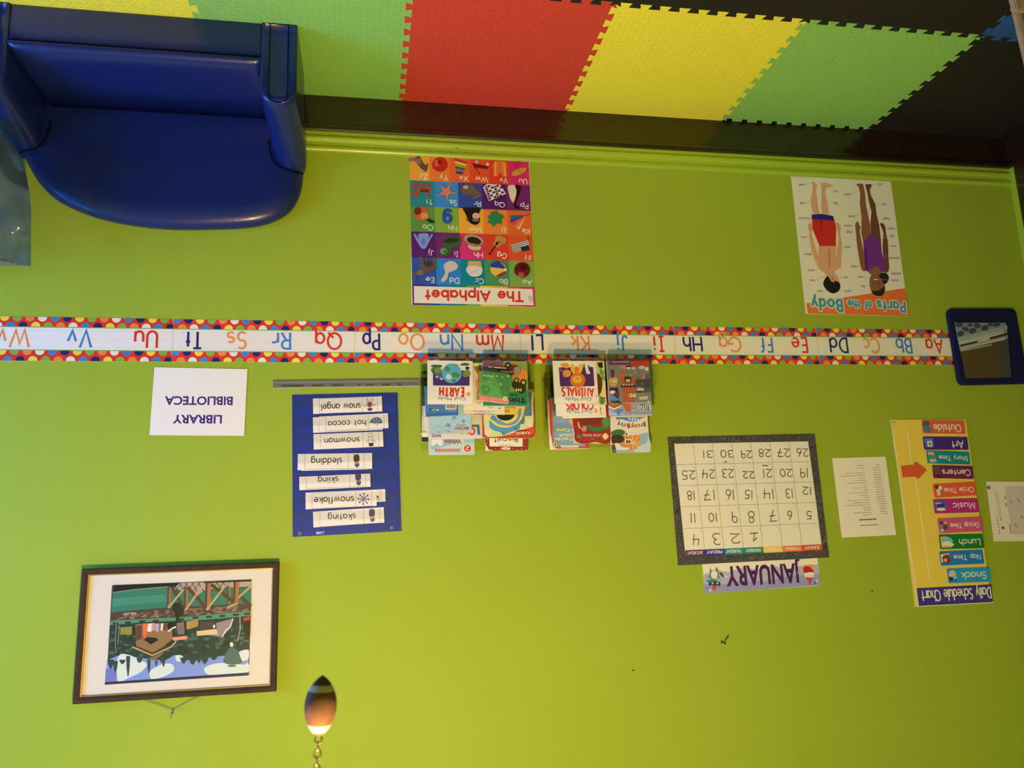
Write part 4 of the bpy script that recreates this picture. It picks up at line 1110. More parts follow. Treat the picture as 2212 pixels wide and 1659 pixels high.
    for k in range(110):
        f = rn.random()*.965; g = rn.random(); x = 350+1690*f; y = 468-105*f+8+g*78
        p.p(rn.choice([(128, 92, 72), (146, 108, 80), (104, 70, 58), (122, 112, 80), (160, 120, 92)]), (x, y), (x+46, y-4), (x+46, y+16), (x, y+20)); p.n -= .75
    p.n += .25
    p.r((178, 150, 126), 498, 476, 560, 500); p.r((178, 150, 126), 585, 470, 652, 494)
    p.p((84, 146, 102), (335, 572), (1240, 525), (2054, 452), (2052, 510), (1500, 560), (800, 585), (330, 625))
    for x, y in ((400, 606), (550, 595), (725, 582), (890, 575), (1200, 556), (1375, 535), (1540, 525), (1705, 515), (1870, 500), (2008, 490)): p.p((70, 46, 48), (x-38, y-12), (x+38, y-16), (x+32, y+10), (x-34, y+12)); p.n -= .75
    p.n += .25
    # timber bridge
    p.p((186, 158, 132), (1100, 190), (1180, 110), (2060, 75), (2055, 150), (1500, 190), (1400, 260), (1320, 200))
    WD, WL, WS = (156, 110, 72), (196, 160, 112), (92, 66, 46)
    for k in range(9): p.l((70, 52, 42), 9, (1110+k*75, 120-k*3), (1180+k*75, 240-k*5)); p.l((70, 52, 42), 8, (1200+k*75, 110-k*3), (1120+k*75, 240-k*5)); p.n -= 1.5
    p.n += .25
    for x0, x1, y0, y1, w_ in ((1060, 1050, 165, 420, 46), (1270, 1260, 155, 440, 52), (1535, 1525, 110, 440, 66), (1785, 1785, 150, 370, 40), (1882, 1868, 78, 360, 66)): p.l(WD if w_ != 66 else (178, 112, 72), w_, (x0, y0), (x1, y1)); p.l(WS, w_*.4, (x0-w_*.35, y0), (x1-w_*.35, y1))
    for A_, B_ in (((1090, 160), (1240, 440)), ((1280, 160), (1500, 410)), ((1570, 130), (1840, 340)), ((1910, 260), (2055, 400))): p.l(WS, 40, A_, B_)
    for A_, B_ in (((1230, 190), (1040, 415)), ((1490, 110), (1250, 445)), ((1780, 95), (1510, 440)), ((2052, 150), (1900, 290)), ((1890, 360), (1760, 410))): p.l(WL, 26, A_, B_)
    p.p((60, 44, 38), (1480, 92), (2060, 68), (2060, 90), (1480, 112))
    p.b((34, 48, 36), (1090, 390), (1160, 350), (1225, 410), (1230, 490), (1180, 520), (1180, 590), (1140, 590), (1130, 510))
    # houses, laundry, path
    p.p((150, 112, 70), (640, 620), (735, 605), (1030, 600), (1090, 620), (1095, 800), (860, 970), (650, 900)); p.l((196, 158, 110), 20, (600, 890), (850, 995), (1080, 890), (1140, 820)); p.l((70, 48, 34), 16, (610, 870), (850, 970), (1080, 870)); p.p((140, 104, 70), (800, 1025), (870, 1060), (1000, 960), (960, 960), (860, 1010))
    p.p((36, 34, 34), (740, 800), (770, 770), (900, 780), (920, 810), (830, 862)); p.p((108, 66, 52), (640, 640), (720, 620), (720, 790), (650, 820)); p.p((238, 112, 56), (735, 605), (800, 603), (780, 740), (760, 800), (735, 740)); p.p((234, 150, 110), (830, 600), (880, 600), (870, 690), (840, 700)); p.p((232, 226, 226), (800, 605), (840, 605), (835, 708), (785, 700)); p.p((176, 166, 190), (885, 610), (930, 610), (920, 715), (880, 690)); p.p((228, 222, 220), (955, 605), (985, 605), (970, 700), (950, 690)); p.p((120, 64, 56), (985, 605), (1030, 605), (1030, 690), (980, 690))
    p.b((30, 34, 30), (1035, 610), (1100, 590), (1140, 620), (1080, 690), (1045, 680)); p.l((232, 228, 222), 18, (1040, 705), (1090, 665), (1140, 645)); p.p((238, 150, 108), (1085, 775), (1275, 755), (1280, 795), (1110, 815)); p.p((128, 108, 96), (1145, 600), (1235, 585), (1245, 740), (1160, 740)); p.p((186, 136, 78), (1265, 580), (1410, 560), (1410, 640), (1270, 680)); p.p((80, 66, 58), (1420, 580), (1620, 570), (1610, 680), (1430, 690)); p.p((224, 190, 130), (1388, 700), (1650, 668), (1655, 740), (1395, 755)); p.p((158, 132, 118), (1625, 600), (1830, 545), (1790, 680), (1700, 770), (1560, 755), (1650, 740)); p.l((216, 208, 190), 16, (1838, 545), (1800, 650), (1745, 690), (1705, 770)); p.p((150, 134, 60), (460, 655), (600, 640), (600, 740), (455, 740)); p.l((170, 160, 140), 7, (410, 590), (395, 820), (405, 960)); p.l((170, 160, 140), 7, (445, 630), (428, 860)); p.e((226, 222, 214), 1605, 640, 14, 22); p.e((226, 222, 214), 1818, 862, 22, 30); p.b((30, 40, 34), (1965, 600), (2040, 590), (2040, 760), (1975, 720)); p.p((190, 58, 44), (1960, 540), (2052, 505), (2050, 560), (1965, 575)); p.l((200, 190, 170), 8, (1920, 520), (1925, 680), (1890, 820))
    p.crop = c6
    o = p.build(rt, 'photo_print')
    dl = p.c-s.c
    o.location = (dl.dot(s.ex), dl.y+.0, dl.dot(s.ez)); o.rotation_euler = (0, -(p.ang-s.ang), 0)
    box('glazing', -W_+.0178, W_-.0178, .0015, .0030, -H_+.0178, H_-.0178, clear('picture_glass', (.99, .99, .99), .02, .035), rt)
    # wire, running up from behind the frame to its nail
    pk = at(376, 1537, -.012)
    k = Vector(((pk-s.c).dot(s.ex), .012, (pk-s.c).dot(s.ez)))
    WIRE = plain('hanging_wire', (.42, .38, .28), .4, metal=.6)
    tube('hanging_wire', [(k.x+.16, .014, H_-.03), (k.x+.001, .013, k.z-.004), k, (k.x-.001, .013, k.z-.004), (k.x-.14, .014, H_-.03)], .0012, WIRE, rt, n=6)
    tg = tube('wire_end', [(k.x, .0115, k.z), (k.x+.004, .010, k.z+.008), (k.x+.007, .011, k.z+.016)], [.0015, .003, .0014], WIRE, rt, n=6)
    nail = tube('nail', [(0, .0, 0), (0, -.02, .002)], [.0016, .0016], plain('nail_steel', (.35, .33, .3), .35, metal=1), n=8)
    nail.location = at(376, 1533, 0)
    tag(nail, 'small nail holding the wire of the framed village picture', 'nail')
framed()

# ================================================================== plastic rail and the blue pocket chart
ZP = (570, 780, 4.147)
s = Sheet('plastic_rail', [(80, 175), (1393, 155), (1393, 228), (83, 246)], -.006, (228, 218, 200), ZP, .006, ink=(112, 106, 92), mat=PLASTIC_PRINT)
s.p((128, 120, 108), (82, 186), (1393, 168), (1393, 190), (82, 205)); s.p((92, 88, 74), (82, 205), (1393, 190), (1393, 196), (82, 211))
for x0, x1 in ((150, 360), (430, 540), (605, 720), (830, 870), (915, 990), (1050, 1140), (1190, 1240)): s.p((66, 72, 40), (x0, 216-x0*.012), (x1, 216-x1*.012), (x1-10, 232-x1*.014), (x0+12, 232-x0*.014))
s.p((196, 198, 170), (84, 240), (1393, 222), (1393, 228), (84, 246))  # pale edge line: a highlight painted into the rail's colour
thing(s, "narrow grey plastic rail between the alphabet strip and the blue pocket chart", 'rail')
s = Sheet('pocket_chart', [(260, 300), (1207, 285), (1222, 1520), (250, 1580)], -.0030, (230, 220, 208), ZP, .0012, ink=(34, 52, 138), mat=PLASTIC_PRINT)
for A_, B_ in (((278, 300), (268, 1575)), ((1190, 290), (1203, 1518)), ((262, 318), (1207, 302))): s.l((26, 40, 116), 4, A_, B_)
for i, y in enumerate((466, 630, 785, 965, 1150, 1320, 1480)): s.l((44, 64, 156), 3, (270, y+8), (1210, y-22)); s.l((24, 38, 112), 2, (270, y+13), (1210, y-17))
for q in ((470, 1528, 480, 1548), (484, 1528, 490, 1548), (494, 1530, 500, 1550), (504, 1528, 518, 1533), (504, 1545, 518, 1549), (524, 1528, 540, 1533), (524, 1545, 538, 1549)): s.r((206, 206, 214), *q)
s.l((206, 206, 214), 4, (475, 1552), (540, 1526))
pc = s.root('pocket_chart')
tag(pc, 'blue vinyl pocket chart holding winter word cards, two grommets', 'chart')
s.build(pc, 'backing')
GROM = plain('grommet_metal', (.55, .53, .48), .3, metal=1)
for x, y in ((322, 1543), (1147, 1493)):
    u, v = s.uv((x, y))
    tube('grommet', [(u+.0042*math.cos(R(a)), -.0008, v+.0042*math.sin(R(a))) for a in range(0, 360, 20)], .0014, GROM, pc, n=8, closed=True)
CLEARV = clear('clear_vinyl', (.96, .97, 1), .18, .07)
for i, y in enumerate((340, 505, 655, 838, 1020, 1195, 1355)):
    q = [s.uv(p) for p in ((268, y), (1208, y-28), (1208, y+52), (268, y+82))]
    xs = [a[0] for a in q]; zs = [a[1] for a in q]
    link('clear_pocket', mesh('clear_pocket', [(a[0], -.0034, a[1]) for a in q]+[(a[0], -.0036, a[1]) for a in q], [(3, 2, 1, 0), (4, 5, 6, 7), (0, 1, 5, 4), (1, 2, 6, 5), (2, 3, 7, 6), (3, 0, 4, 7)]), CLEARV, pc)
INKC = (58, 52, 54)
def word_card(name, corners, label, word=None, A=None, B=None, h=60, lines=(), icon=None, y=-.0052):
    s = Sheet(name, corners, y, (232, 222, 212), ZP, .0003)
    for q in lines: s.l((90, 84, 82), 2.4, *q)
    if icon: icon(s)
    if word: s.t(INKC, word, (A[0]-4, A[1]), (B[0]+4, B[1]), h, w=.13, track=.24)
    tag(s.build(), label, 'word card', 'winter word cards in the pocket chart')
def person_icon(cx, cy, c1, c2, c3):
    def f(s):
        s.b(c1, (cx-22, cy-50), (cx+20, cy-52), (cx+26, cy-10), (cx+10, cy+10), (cx-18, cy+8), (cx-26, cy-14)); s.e(c2, cx+4, cy+24, 22, 20); s.b(c3, (cx-16, cy+30), (cx+24, cy+28), (cx+16, cy+52), (cx-4, cy+54)); s.l((60, 50, 60), 4, (cx-30, cy-56), (cx+26, cy-58))
    return f
def ic_angel(s):
    for A_, B_ in (((918, 335), (940, 375)), ((975, 335), (955, 375)), ((895, 405), (935, 385)), ((1000, 400), (960, 385))): s.l((120, 120, 116), 20, A_, B_); s.l((222, 214, 206), 10, A_, B_)
    s.e((150, 66, 70), 948, 392, 20, 26); s.e((214, 170, 140), 950, 420, 16, 12); s.b((60, 66, 140), (928, 425), (972, 422), (962, 444), (940, 446))
def ic_cocoa(s):
    s.b((92, 110, 132), (952, 545), (968, 518), (1005, 503), (1040, 510), (1060, 540), (1055, 556), (1000, 560)); s.p((224, 216, 208), (1000, 558), (1028, 556), (1014, 582)); s.l((90, 84, 82), 3, (1000, 558), (1014, 582), (1028, 556)); s.e((140, 110, 110), 958, 545, 10, 12)
    for x, y in ((985, 530), (1010, 520), (1030, 535), (1005, 545)): s.e((206, 206, 204), x, y, 5)
def ic_snowman(s):
    for cy_, r_ in ((662, 26), (694, 24), (722, 20)): s.e((96, 90, 88), 956, cy_, r_, 19); s.e((232, 222, 212), 956, cy_, r_-3, 16)
    s.p((50, 46, 46), (940, 738), (980, 736), (982, 762), (942, 764)); s.l((60, 54, 52), 5, (935, 737), (988, 735)); s.l((90, 70, 60), 4, (935, 712), (915, 726)); s.l((90, 70, 60), 4, (978, 710), (1000, 722))
def ic_flake(s):
    for k in range(4):
        a_ = R(45*k+4); c_, d_ = math.cos(a_), math.sin(a_)
        s.l((52, 62, 138), 5, (893-46*c_, 1235-46*d_), (893+46*c_, 1235+46*d_))
        for sg in (-1, 1):
            s.star((52, 62, 138), 893+46*sg*c_, 1235+46*sg*d_, 12, .5, 4, 45*k); s.star((70, 82, 156), 893+24*sg*c_, 1235+24*sg*d_, 9, .5, 4, 45*k)
PUR, SK = (76, 64, 116), (206, 160, 128)
word_card('word_card', [(440, 335), (1057, 315), (1060, 450), (441, 475)], "white word card reading snow angel, nearest the grey plastic rail", 'snow angel', (868, 378), (512, 388), 60, (((497, 335), (499, 470)), ((880, 326), (881, 462)), ((1016, 320), (1018, 452)), ((497, 336), (1016, 320)), ((499, 470), (1018, 454))), ic_angel)
word_card('word_card', [(440, 502), (1062, 482), (1062, 615), (440, 645)], 'blank edged white card behind the hot cocoa card', lines=(((497, 634), (1060, 612)), ((495, 500), (497, 634))), y=-.0046)
word_card('word_card', [(495, 494), (1112, 470), (1115, 598), (497, 634)], 'white word card reading hot cocoa with a blue mug', 'hot cocoa', (915, 527), (572, 541), 54, (((553, 494), (555, 624)), ((935, 482), (936, 606)), ((1075, 474), (1077, 600)), ((555, 624), (1076, 602))), ic_cocoa)
word_card('word_card', [(445, 655), (1068, 630), (1070, 766), (446, 793)], 'white word card reading snowman with a drawn snowman', 'snowman', (858, 684), (540, 694), 54, (((506, 655), (508, 788)), ((888, 640), (891, 772)), ((1028, 634), (1031, 766))), ic_snowman)
word_card('word_card', [(335, 848), (935, 838), (935, 968), (337, 984)], 'white card mostly covered by the sledding card', lines=(((392, 970), (930, 964)), ((935, 850), (936, 960))), y=-.0046)
word_card('word_card', [(303, 836), (970, 820), (970, 968), (303, 974)], 'white word card reading sledding', 'sledding', (702, 868), (422, 872), 60, (((367, 834), (365, 968)), ((757, 826), (754, 964)), ((897, 822), (896, 962)), ((365, 968), (928, 962))), person_icon(830, 895, (70, 54, 62), (206, 120, 90), (64, 76, 150)))
word_card('word_card', [(318, 1036), (953, 1008), (955, 1125), (317, 1158)], 'white word card reading skiing', 'skiing', (668, 1036), (482, 1044), 56, (((380, 1034), (378, 1142)), ((770, 1018), (770, 1134)), ((912, 1012), (912, 1124)), ((378, 1142), (912, 1120))), person_icon(845, 1058, PUR, (150, 116, 90), (66, 70, 140)))
word_card('word_card', [(560, 1172), (1088, 1148), (1090, 1256), (560, 1288)], 'white card peeking out from behind the snowflake card', lines=(((1047, 1160), (1048, 1246)), ((1010, 1162), (1047, 1160)), ((1010, 1250), (1048, 1246))), icon=lambda s: (s.b((206, 176, 148), (1012, 1222), (1032, 1225), (1030, 1246), (1014, 1248)), s.b(PUR, (1012, 1205), (1030, 1210), (1025, 1224), (1012, 1222))), y=-.0046)
word_card('word_card', [(375, 1180), (1008, 1150), (1010, 1298), (372, 1328)], 'white word card reading snowflake with a blue flake', 'snowflake', (808, 1212), (447, 1222), 60, (((432, 1184), (430, 1322)), ((824, 1166), (822, 1306)), ((966, 1160), (966, 1298)), ((432, 1184), (966, 1160)), ((430, 1322), (966, 1298))), ic_flake)
word_card('word_card', [(442, 1350), (1075, 1307), (1078, 1448), (442, 1490)], "white word card reading skating, nearest the two grommets", 'skating', (823, 1367), (572, 1377), 56, (((502, 1348), (502, 1484)), ((893, 1326), (896, 1462)), ((1036, 1314), (1040, 1450)), ((502, 1484), (1040, 1450))), person_icon(968, 1385, (90, 74, 96), SK, (80, 100, 180)))

# ================================================================== clear wall racks and their books
ACRY = clear('clear_acrylic', (.982, .99, .986), .05, .05)
def rack(x0, x1, label):
    """three stepped pockets of clear acrylic on one back plate; x0 < x1"""
    rt = empty('book_rack', ((x0+x1)/2, 0, .957))
    tag(rt, label, 'book rack', 'clear wall book racks')
    w = (x1-x0)/2
    def plate(name, pts, y0, y1):             # pts in (x, z above .955)
        n = len(pts)
        V = [(x, y0, z) for x, z in pts]+[(x, y1, z) for x, z in pts]
        F = [tuple(range(n)), tuple(range(2*n-1, n-1, -1))]+[(i, n+i, n+(i+1) % n, (i+1) % n) for i in range(n)]
        me = mesh(name, V, F)
        b_ = bmesh.new(); b_.from_mesh(me); bmesh.ops.recalc_face_normals(b_, faces=b_.faces[:]); b_.to_mesh(me); b_.free()
        return link(name, me, ACRY, rt)
    bw, r_ = w+.004, .016
    plate('back_plate', [(-bw, 0), (bw, 0), (bw, .285-r_)]+arc(bw-r_, .285-r_, r_, r_, 0, 90, 6)+arc(-bw+r_, .285-r_, r_, r_, 90, 180, 6), -.005, -.0022)
    for k, (yf, yb, z0, zs, zc) in enumerate(((-.1280, -.0690, .002, .136, .083), (-.0685, -.0385, .036, .190, .140), (-.0380, -.0052, .052, .235, .185))):
        prof = [(-w, z0), (w, z0), (w, zs)]
        for i in range(13):
            t = i/12; x = w*(.78-1.56*t)
            prof.append((x, zs-(zs-zc)*(.5-.5*math.cos(2*math.pi*t))))
        prof.append((-w, zs))
        plate('front_panel', prof, yf, yf+.0022)
        box('pocket_floor', -w, w, yf+.0023, yb, z0, z0+.0022, ACRY, rt)
        for sx in (-1, 1): box('side_panel', sx*w-.0011, sx*w+.0011, yf+.0024, yb, z0+.0024, zs, ACRY, rt)
rack(at(1150, 780, -.127).x, at(913, 780, -.127).x, 'clear acrylic rack nearest the pocket chart, holding the globe book')
rack(at(1412, 780, -.127).x, at(1187, 780, -.127).x, 'clear acrylic rack nearest the calendar, holding the lion book')
GB1, GB2 = 'picture books in the rack beside the pocket chart', 'picture books in the rack nearest the calendar'
B1, B2 = (890, 730, 6.143), (1160, 730, 6.143)
WB = (236, 222, 206)
TEAL, CRED = (62, 120, 138), (206, 52, 40)
# --- rack beside the pocket chart
s = Sheet('picture_book', [(205, 295), (806, 308), (812, 880), (205, 878)], -.094, WB, B1, .0010, mat=GLOSS)
s.p((72, 42, 112), (285, 440), (755, 430), (764, 480), (764, 628), (752, 634), (290, 632), (278, 620), (278, 500))
for q in (((250, 375), (285, 355), (385, 360), (390, 390), (300, 400)), ((250, 415), (300, 400), (345, 430), (335, 480), (285, 485)), ((640, 350), (690, 330), (755, 340), (750, 365), (660, 368))): s.b((72, 102, 62), *q)
for q in (((690, 440), (740, 420), (772, 450), (770, 500), (700, 520), (670, 490)), ((300, 410), (350, 390), (400, 420), (385, 460), (320, 470))): s.b((128, 140, 72), *q)
s.e((96, 84, 150), 370, 500, 50, 42); s.e((64, 48, 100), 735, 400, 30, 22); s.e((94, 166, 222), 528, 470, 132)
s.b((62, 142, 72), (440, 400), (470, 370), (500, 400), (500, 440), (450, 440)); s.b((62, 142, 72), (520, 490), (560, 450), (610, 470), (640, 500), (590, 530), (540, 515)); s.b((62, 142, 72), (560, 345), (610, 360), (590, 372)); s.b((62, 142, 72), (530, 560), (570, 545), (580, 580), (545, 590)); s.e((206, 222, 240), 487, 515, 38)
s.p((232, 226, 224), (308, 505), (348, 508), (330, 535)); s.p((232, 226, 224), (365, 530), (415, 535), (390, 562))
s.t(CRED, 'EARTH', (682, 662), (370, 655), 108, w=.22, track=.36); s.ft(TEAL, 'God Made', (712, 785), (342, 782), 46); s.e((236, 160, 52), 748, 748, 26); s.star((236, 160, 52), 748, 748, 33, .8, 12)
s.l((206, 194, 180), 4, (790, 310), (798, 878))
book(s, 'white book with a blue globe and red EARTH title, front of its rack', depth=.008, group=GB1)
s = Sheet('picture_book', [(940, 305), (1535, 305), (1540, 905), (945, 895)], -.090, (228, 214, 190), B1, .0010, mat=GLOSS, ink=(138, 152, 76))
s.p((120, 78, 104), (942, 306), (1210, 306), (1212, 425), (942, 425)); s.e((222, 134, 66), 1432, 500, 106, 96); s.p((222, 134, 66), (942, 425), (1040, 440), (1010, 560), (944, 600))
s.p((56, 130, 100), (944, 720), (1330, 720), (1390, 690), (1538, 690), (1539, 904), (945, 894))
for k in range(14): s.l((36, 104, 82), 10, (965+k*41, 725), (968+k*41, 890)); s.n -= .75
s.n += .25
s.b((108, 40, 36), (1010, 385), (1060, 360), (1240, 370), (1330, 350), (1430, 380), (1440, 440), (1410, 485), (1340, 490), (1200, 470), (1120, 430)); s.p((206, 190, 176), (1015, 375), (1250, 395), (1250, 410), (1015, 392)); s.p((190, 182, 178), (1170, 430), (1330, 440), (1330, 468), (1180, 460)); s.b((150, 140, 138), (1355, 400), (1430, 385), (1420, 490), (1360, 490))
for x, y, r_ in ((1075, 368, 26), (1272, 362, 42)): s.e((46, 38, 34), x, y, r_); s.e((176, 164, 150), x, y, r_*.4)
s.b((50, 46, 40), (1320, 620), (1360, 560), (1420, 590), (1500, 620), (1510, 690), (1460, 740), (1380, 700)); 
for x, y, r_ in ((1385, 562, 36), (1478, 590, 44)): s.e((40, 36, 32), x, y, r_); s.e((214, 206, 190), x, y, r_*.5); s.e((70, 60, 50), x, y, r_*.2)
for x in (1385, 1415, 1445): s.e((226, 216, 190), x, 690, 10, 20)
s.ft((30, 28, 28), 'Things', (1512, 797), (1180, 806), 62, .03); s.ft((40, 38, 30), 'that', (1398, 738), (1298, 742), 42, .01)
book(s, 'teal and orange book of trucks and monster cars, behind a small green book', depth=.008, group=GB1)
s = Sheet('board_book', [(880, 432), (1312, 490), (1282, 868), (860, 820)], -.1245, (226, 208, 176), B1, .0012, mat=GLOSS, ink=(92, 150, 74))
s.p((166, 108, 60), (880, 433), (912, 438), (890, 824), (861, 820))
for q in (((940, 450), (1070, 470), (1000, 560), (940, 560)), ((1100, 470), (1310, 492), (1300, 640), (1150, 600)), ((920, 640), (1010, 620), (1040, 700), (960, 750)), ((1170, 640), (1290, 650), (1285, 760), (1190, 760))): s.b((72, 128, 66), *q)
s.p((232, 122, 104), (905, 765), (1290, 815), (1282, 867), (892, 822)); s.l((200, 84, 74), 6, (1020, 782), (1012, 836)); s.l((200, 84, 74), 6, (1150, 800), (1142, 850))
for x, y, r_ in ((1128, 507, 14), (1200, 520, 13), (1277, 508, 17), (1032, 590, 11), (1180, 612, 14), (988, 618, 8), (992, 680, 11), (1240, 725, 9), (898, 750, 13)): s.star((232, 214, 96), x, y, r_)
s.l((206, 214, 180), 3, (936, 482), (1078, 505), (1075, 525), (934, 505), closed=True); s.ft((206, 214, 180), 'SESAME STREET', (1070, 507), (942, 488), 12, .01); s.e((226, 206, 120), 1232, 806, 28); s.l((90, 80, 60), 8, (1218, 798), (1246, 816))
book(s, 'small green star-patterned board book tilted in front of the truck book', depth=.016, group=GB1)
s = Sheet('picture_book', [(158, 640), (598, 630), (606, 1022), (190, 1045)], -.066, WB, B1, .0010, mat=GLOSS, ink=(72, 128, 196))
s.p((236, 224, 208), (440, 780), (590, 775), (592, 945), (442, 952))
for k in range(14): s.l((60, 54, 54), 3+(k*7) % 5, (456+k*9, 800), (458+k*9, 935)); s.n -= .75
s.n += .25
s.r((50, 46, 56), 236, 935, 280, 978); s.t((226, 220, 214), 'K', (274, 942), (248, 942), 28, w=.16); s.r((196, 160, 176), 282, 935, 300, 978); s.r((92, 84, 160), 308, 935, 375, 975); s.e((226, 216, 220), 340, 955, 26, 10); s.l((188, 206, 226), 5, (480, 968), (590, 962)); s.p((58, 106, 178), (186, 1005), (604, 985), (606, 1022), (190, 1045)); s.p((36, 40, 84), (594, 900), (603, 900), (606, 1022), (600, 1024))
book(s, "blue book turned back side out with a barcode, behind the globe book", depth=.008, group=GB1)
s = Sheet('picture_book', [(230, 700), (778, 690), (785, 1255), (270, 1262)], -.056, (236, 226, 214), B1, .0010, mat=GLOSS, ink=(168, 204, 222), radius=.006)
for x, y, r_ in ((560, 1055, 38), (684, 1105, 28), (480, 1160, 36)):
    for k in range(3): s.l((52, 100, 158), 6, (x-r_*math.cos(R(60*k+20)), y-r_*math.sin(R(60*k+20))), (x+r_*math.cos(R(60*k+20)), y+r_*math.sin(R(60*k+20))))
for x, y in ((500, 1100), (600, 1115), (720, 1130), (440, 1120), (700, 1050), (540, 1200), (340, 1170)): s.e((222, 234, 240), x, y, 8)
rn = random.Random(5)
for k in range(26): x, y = rn.uniform(290, 560), rn.uniform(1140, 1246); s.l((64, 80, 120), 5, (x, y), (x+rn.uniform(-12, 12), y+rn.uniform(8, 20))); s.n -= .75
s.n += .25
s.ft((204, 52, 44), 'MICKEY', (752, 1182), (562, 1180), 34, .04); s.ft((60, 80, 120), 'FRIENDS', (712, 1152), (585, 1152), 12, .01); s.ft((60, 80, 120), 'Disney', (680, 1220), (630, 1220), 10)
book(s, "pale blue snowflake book with a red title, behind the barcode book", depth=.007, group=GB1)
s = Sheet('picture_book', [(690, 330), (1228, 340), (1228, 1022), (690, 1005)], -.0752, WB, B1, .0010, ink=(230, 214, 188))
for x0, x1, c in ((692, 820, (232, 160, 84)), (820, 965, (126, 74, 100)), (965, 1100, (110, 148, 176)), (1100, 1228, (236, 206, 110))):
    s.p(c, (x0, 966), (x1, 970), (x1, 978), (x0, 974)); s.p(c, (x0, 1000), (x1, 1006), (x1, 1016), (x0, 1008))
s.ft((180, 110, 130), 'FREE BOOKS', (1040, 982), (888, 980), 12, .01); s.l((44, 40, 40), 5, (945, 900), (950, 912), (958, 908)); s.l((44, 40, 40), 5, (1015, 930), (1015, 905), (1040, 905)); s.l((44, 40, 40), 5, (1060, 935), (1035, 925), (1078, 915)); s.l((44, 40, 40), 6, (915, 838), (905, 862), (880, 862), (868, 840))
for a_ in (210, 250, 270, 300, 330): s.l((70, 100, 120), 5, (1160+8*math.cos(R(a_)), 920-8*math.sin(R(a_))), (1160+30*math.cos(R(a_)), 920-28*math.sin(R(a_))))
s.e((240, 212, 140), 762, 930, 40, 22); s.p((150, 140, 84), (810, 380), (900, 370), (900, 420), (840, 440)); s.b((206, 158, 140), (840, 560), (870, 550), (872, 640), (845, 650)); s.b((152, 110, 60), (850, 400), (900, 370), (920, 430), (870, 480))
book(s, 'cream book with coloured bands, between the barcode book and the elephant book', depth=.005, group=GB1)
s = Sheet('board_book', [(925, 655), (1612, 680), (1632, 1322), (938, 1332)], -.0570, (230, 216, 190), B1, .0012, mat=GLOSS, ink=(196, 62, 36), radius=.010)
s.b((206, 210, 136), (958, 700), (1240, 690), (1590, 700), (1602, 860), (1604, 1180), (1480, 1215), (1250, 1290), (1050, 1315), (975, 1290), (960, 1200), n=4)
s.b((216, 84, 40), (1250, 1296), (1420, 1240), (1604, 1180), (1606, 1260), (1540, 1290), (1350, 1300))
for q in (((965, 1225), (1010, 1215), (1070, 1225), (1040, 1260), (1010, 1290), (970, 1270)), ((1530, 1120), (1570, 1090), (1602, 1100), (1602, 1170), (1550, 1185))): s.b((228, 206, 172), *q)
s.p((96, 128, 138), (1450, 700), (1590, 710), (1592, 1030), (1480, 1040))
s.b((88, 150, 178), (1030, 1080), (1090, 1060), (1250, 1130), (1420, 1100), (1425, 1210), (1330, 1240), (1210, 1290), (1180, 1255), (1070, 1220), (1028, 1170)); s.p((70, 130, 150), (1180, 1250), (1240, 1250), (1225, 1295)); s.b((96, 120, 116), (1440, 1040), (1490, 1040), (1490, 1130), (1430, 1135))
s.b((236, 200, 92), (990, 1020), (1050, 1110), (1130, 1170), (1240, 1192), (1360, 1160), (1450, 1080), (1490, 960), (1480, 880), (1230, 880), (1000, 900), n=5)
s.b((104, 152, 172), (1055, 1040), (1110, 1045), (1180, 1100), (1260, 1135), (1340, 1110), (1400, 1050), (1410, 960), (1440, 930), (1450, 960), (1430, 1070), (1350, 1150), (1230, 1160), (1120, 1130)); s.b((88, 138, 160), (1040, 1070), (1062, 1030), (1090, 1028), (1140, 1062), (1100, 1100)); s.e((214, 184, 84), 1230, 1015, 132, 86, a0=0, a1=180); s.e((34, 34, 32), 1240, 1018, 118, 78, a0=0, a1=180)
s.ft((176, 108, 56), 'El', (1292, 955), (1238, 955), 34, .02); s.ft((176, 108, 56), 'Elephant', (1372, 912), (1232, 914), 26, .02); s.l((60, 110, 130), 5, (1170, 1205), (1205, 1210), (1230, 1195)); s.e((50, 90, 110), 1370, 1200, 12, 16)
s.e((172, 34, 32), 1465, 1256, 106, 38, -3); s.ft((238, 226, 214), 'PLAYSKOOL', (1560, 1240), (1372, 1252), 34, .04)
book(s, 'red-bordered board book with a blue elephant and yellow ring', depth=.011, group=GB1)
s = Sheet('picture_book', [(215, 880), (925, 872), (930, 1335), (215, 1345)], -.0360, (222, 214, 204), B1, .0010, mat=GLOSS, ink=(206, 204, 198))
s.p((186, 200, 206), (216, 890), (420, 886), (400, 1262), (216, 1275)); s.p((34, 104, 170), (795, 1150), (890, 1150), (905, 1285), (872, 1285), (862, 1178), (795, 1178))
s.l((214, 66, 110), 26, *[(795+36*math.cos(R(t)), 1238+42*math.sin(R(t))) for t in range(0, 360, 20)], closed=True); s.p((230, 150, 70), (720, 1262), (752, 1262), (738, 1292), (722, 1288)); s.p((230, 150, 70), (640, 1266), (700, 1264), (668, 1290), (650, 1285)); s.t((46, 44, 140), 'NYC', (376, 1278), (262, 1276), 36, w=.30, track=.3); s.l((170, 168, 162), 3, (218, 1275), (640, 1262))
book(s, "pale grey book with a blue L and navy NYC lettering, behind the snowflake book", depth=.005, group=GB1)
s = Sheet('picture_book', [(215, 1000), (826, 1000), (828, 1550), (222, 1556)], -.0290, (226, 218, 206), B1, .0010, mat=GLOSS, ink=(188, 206, 216), radius=.003)
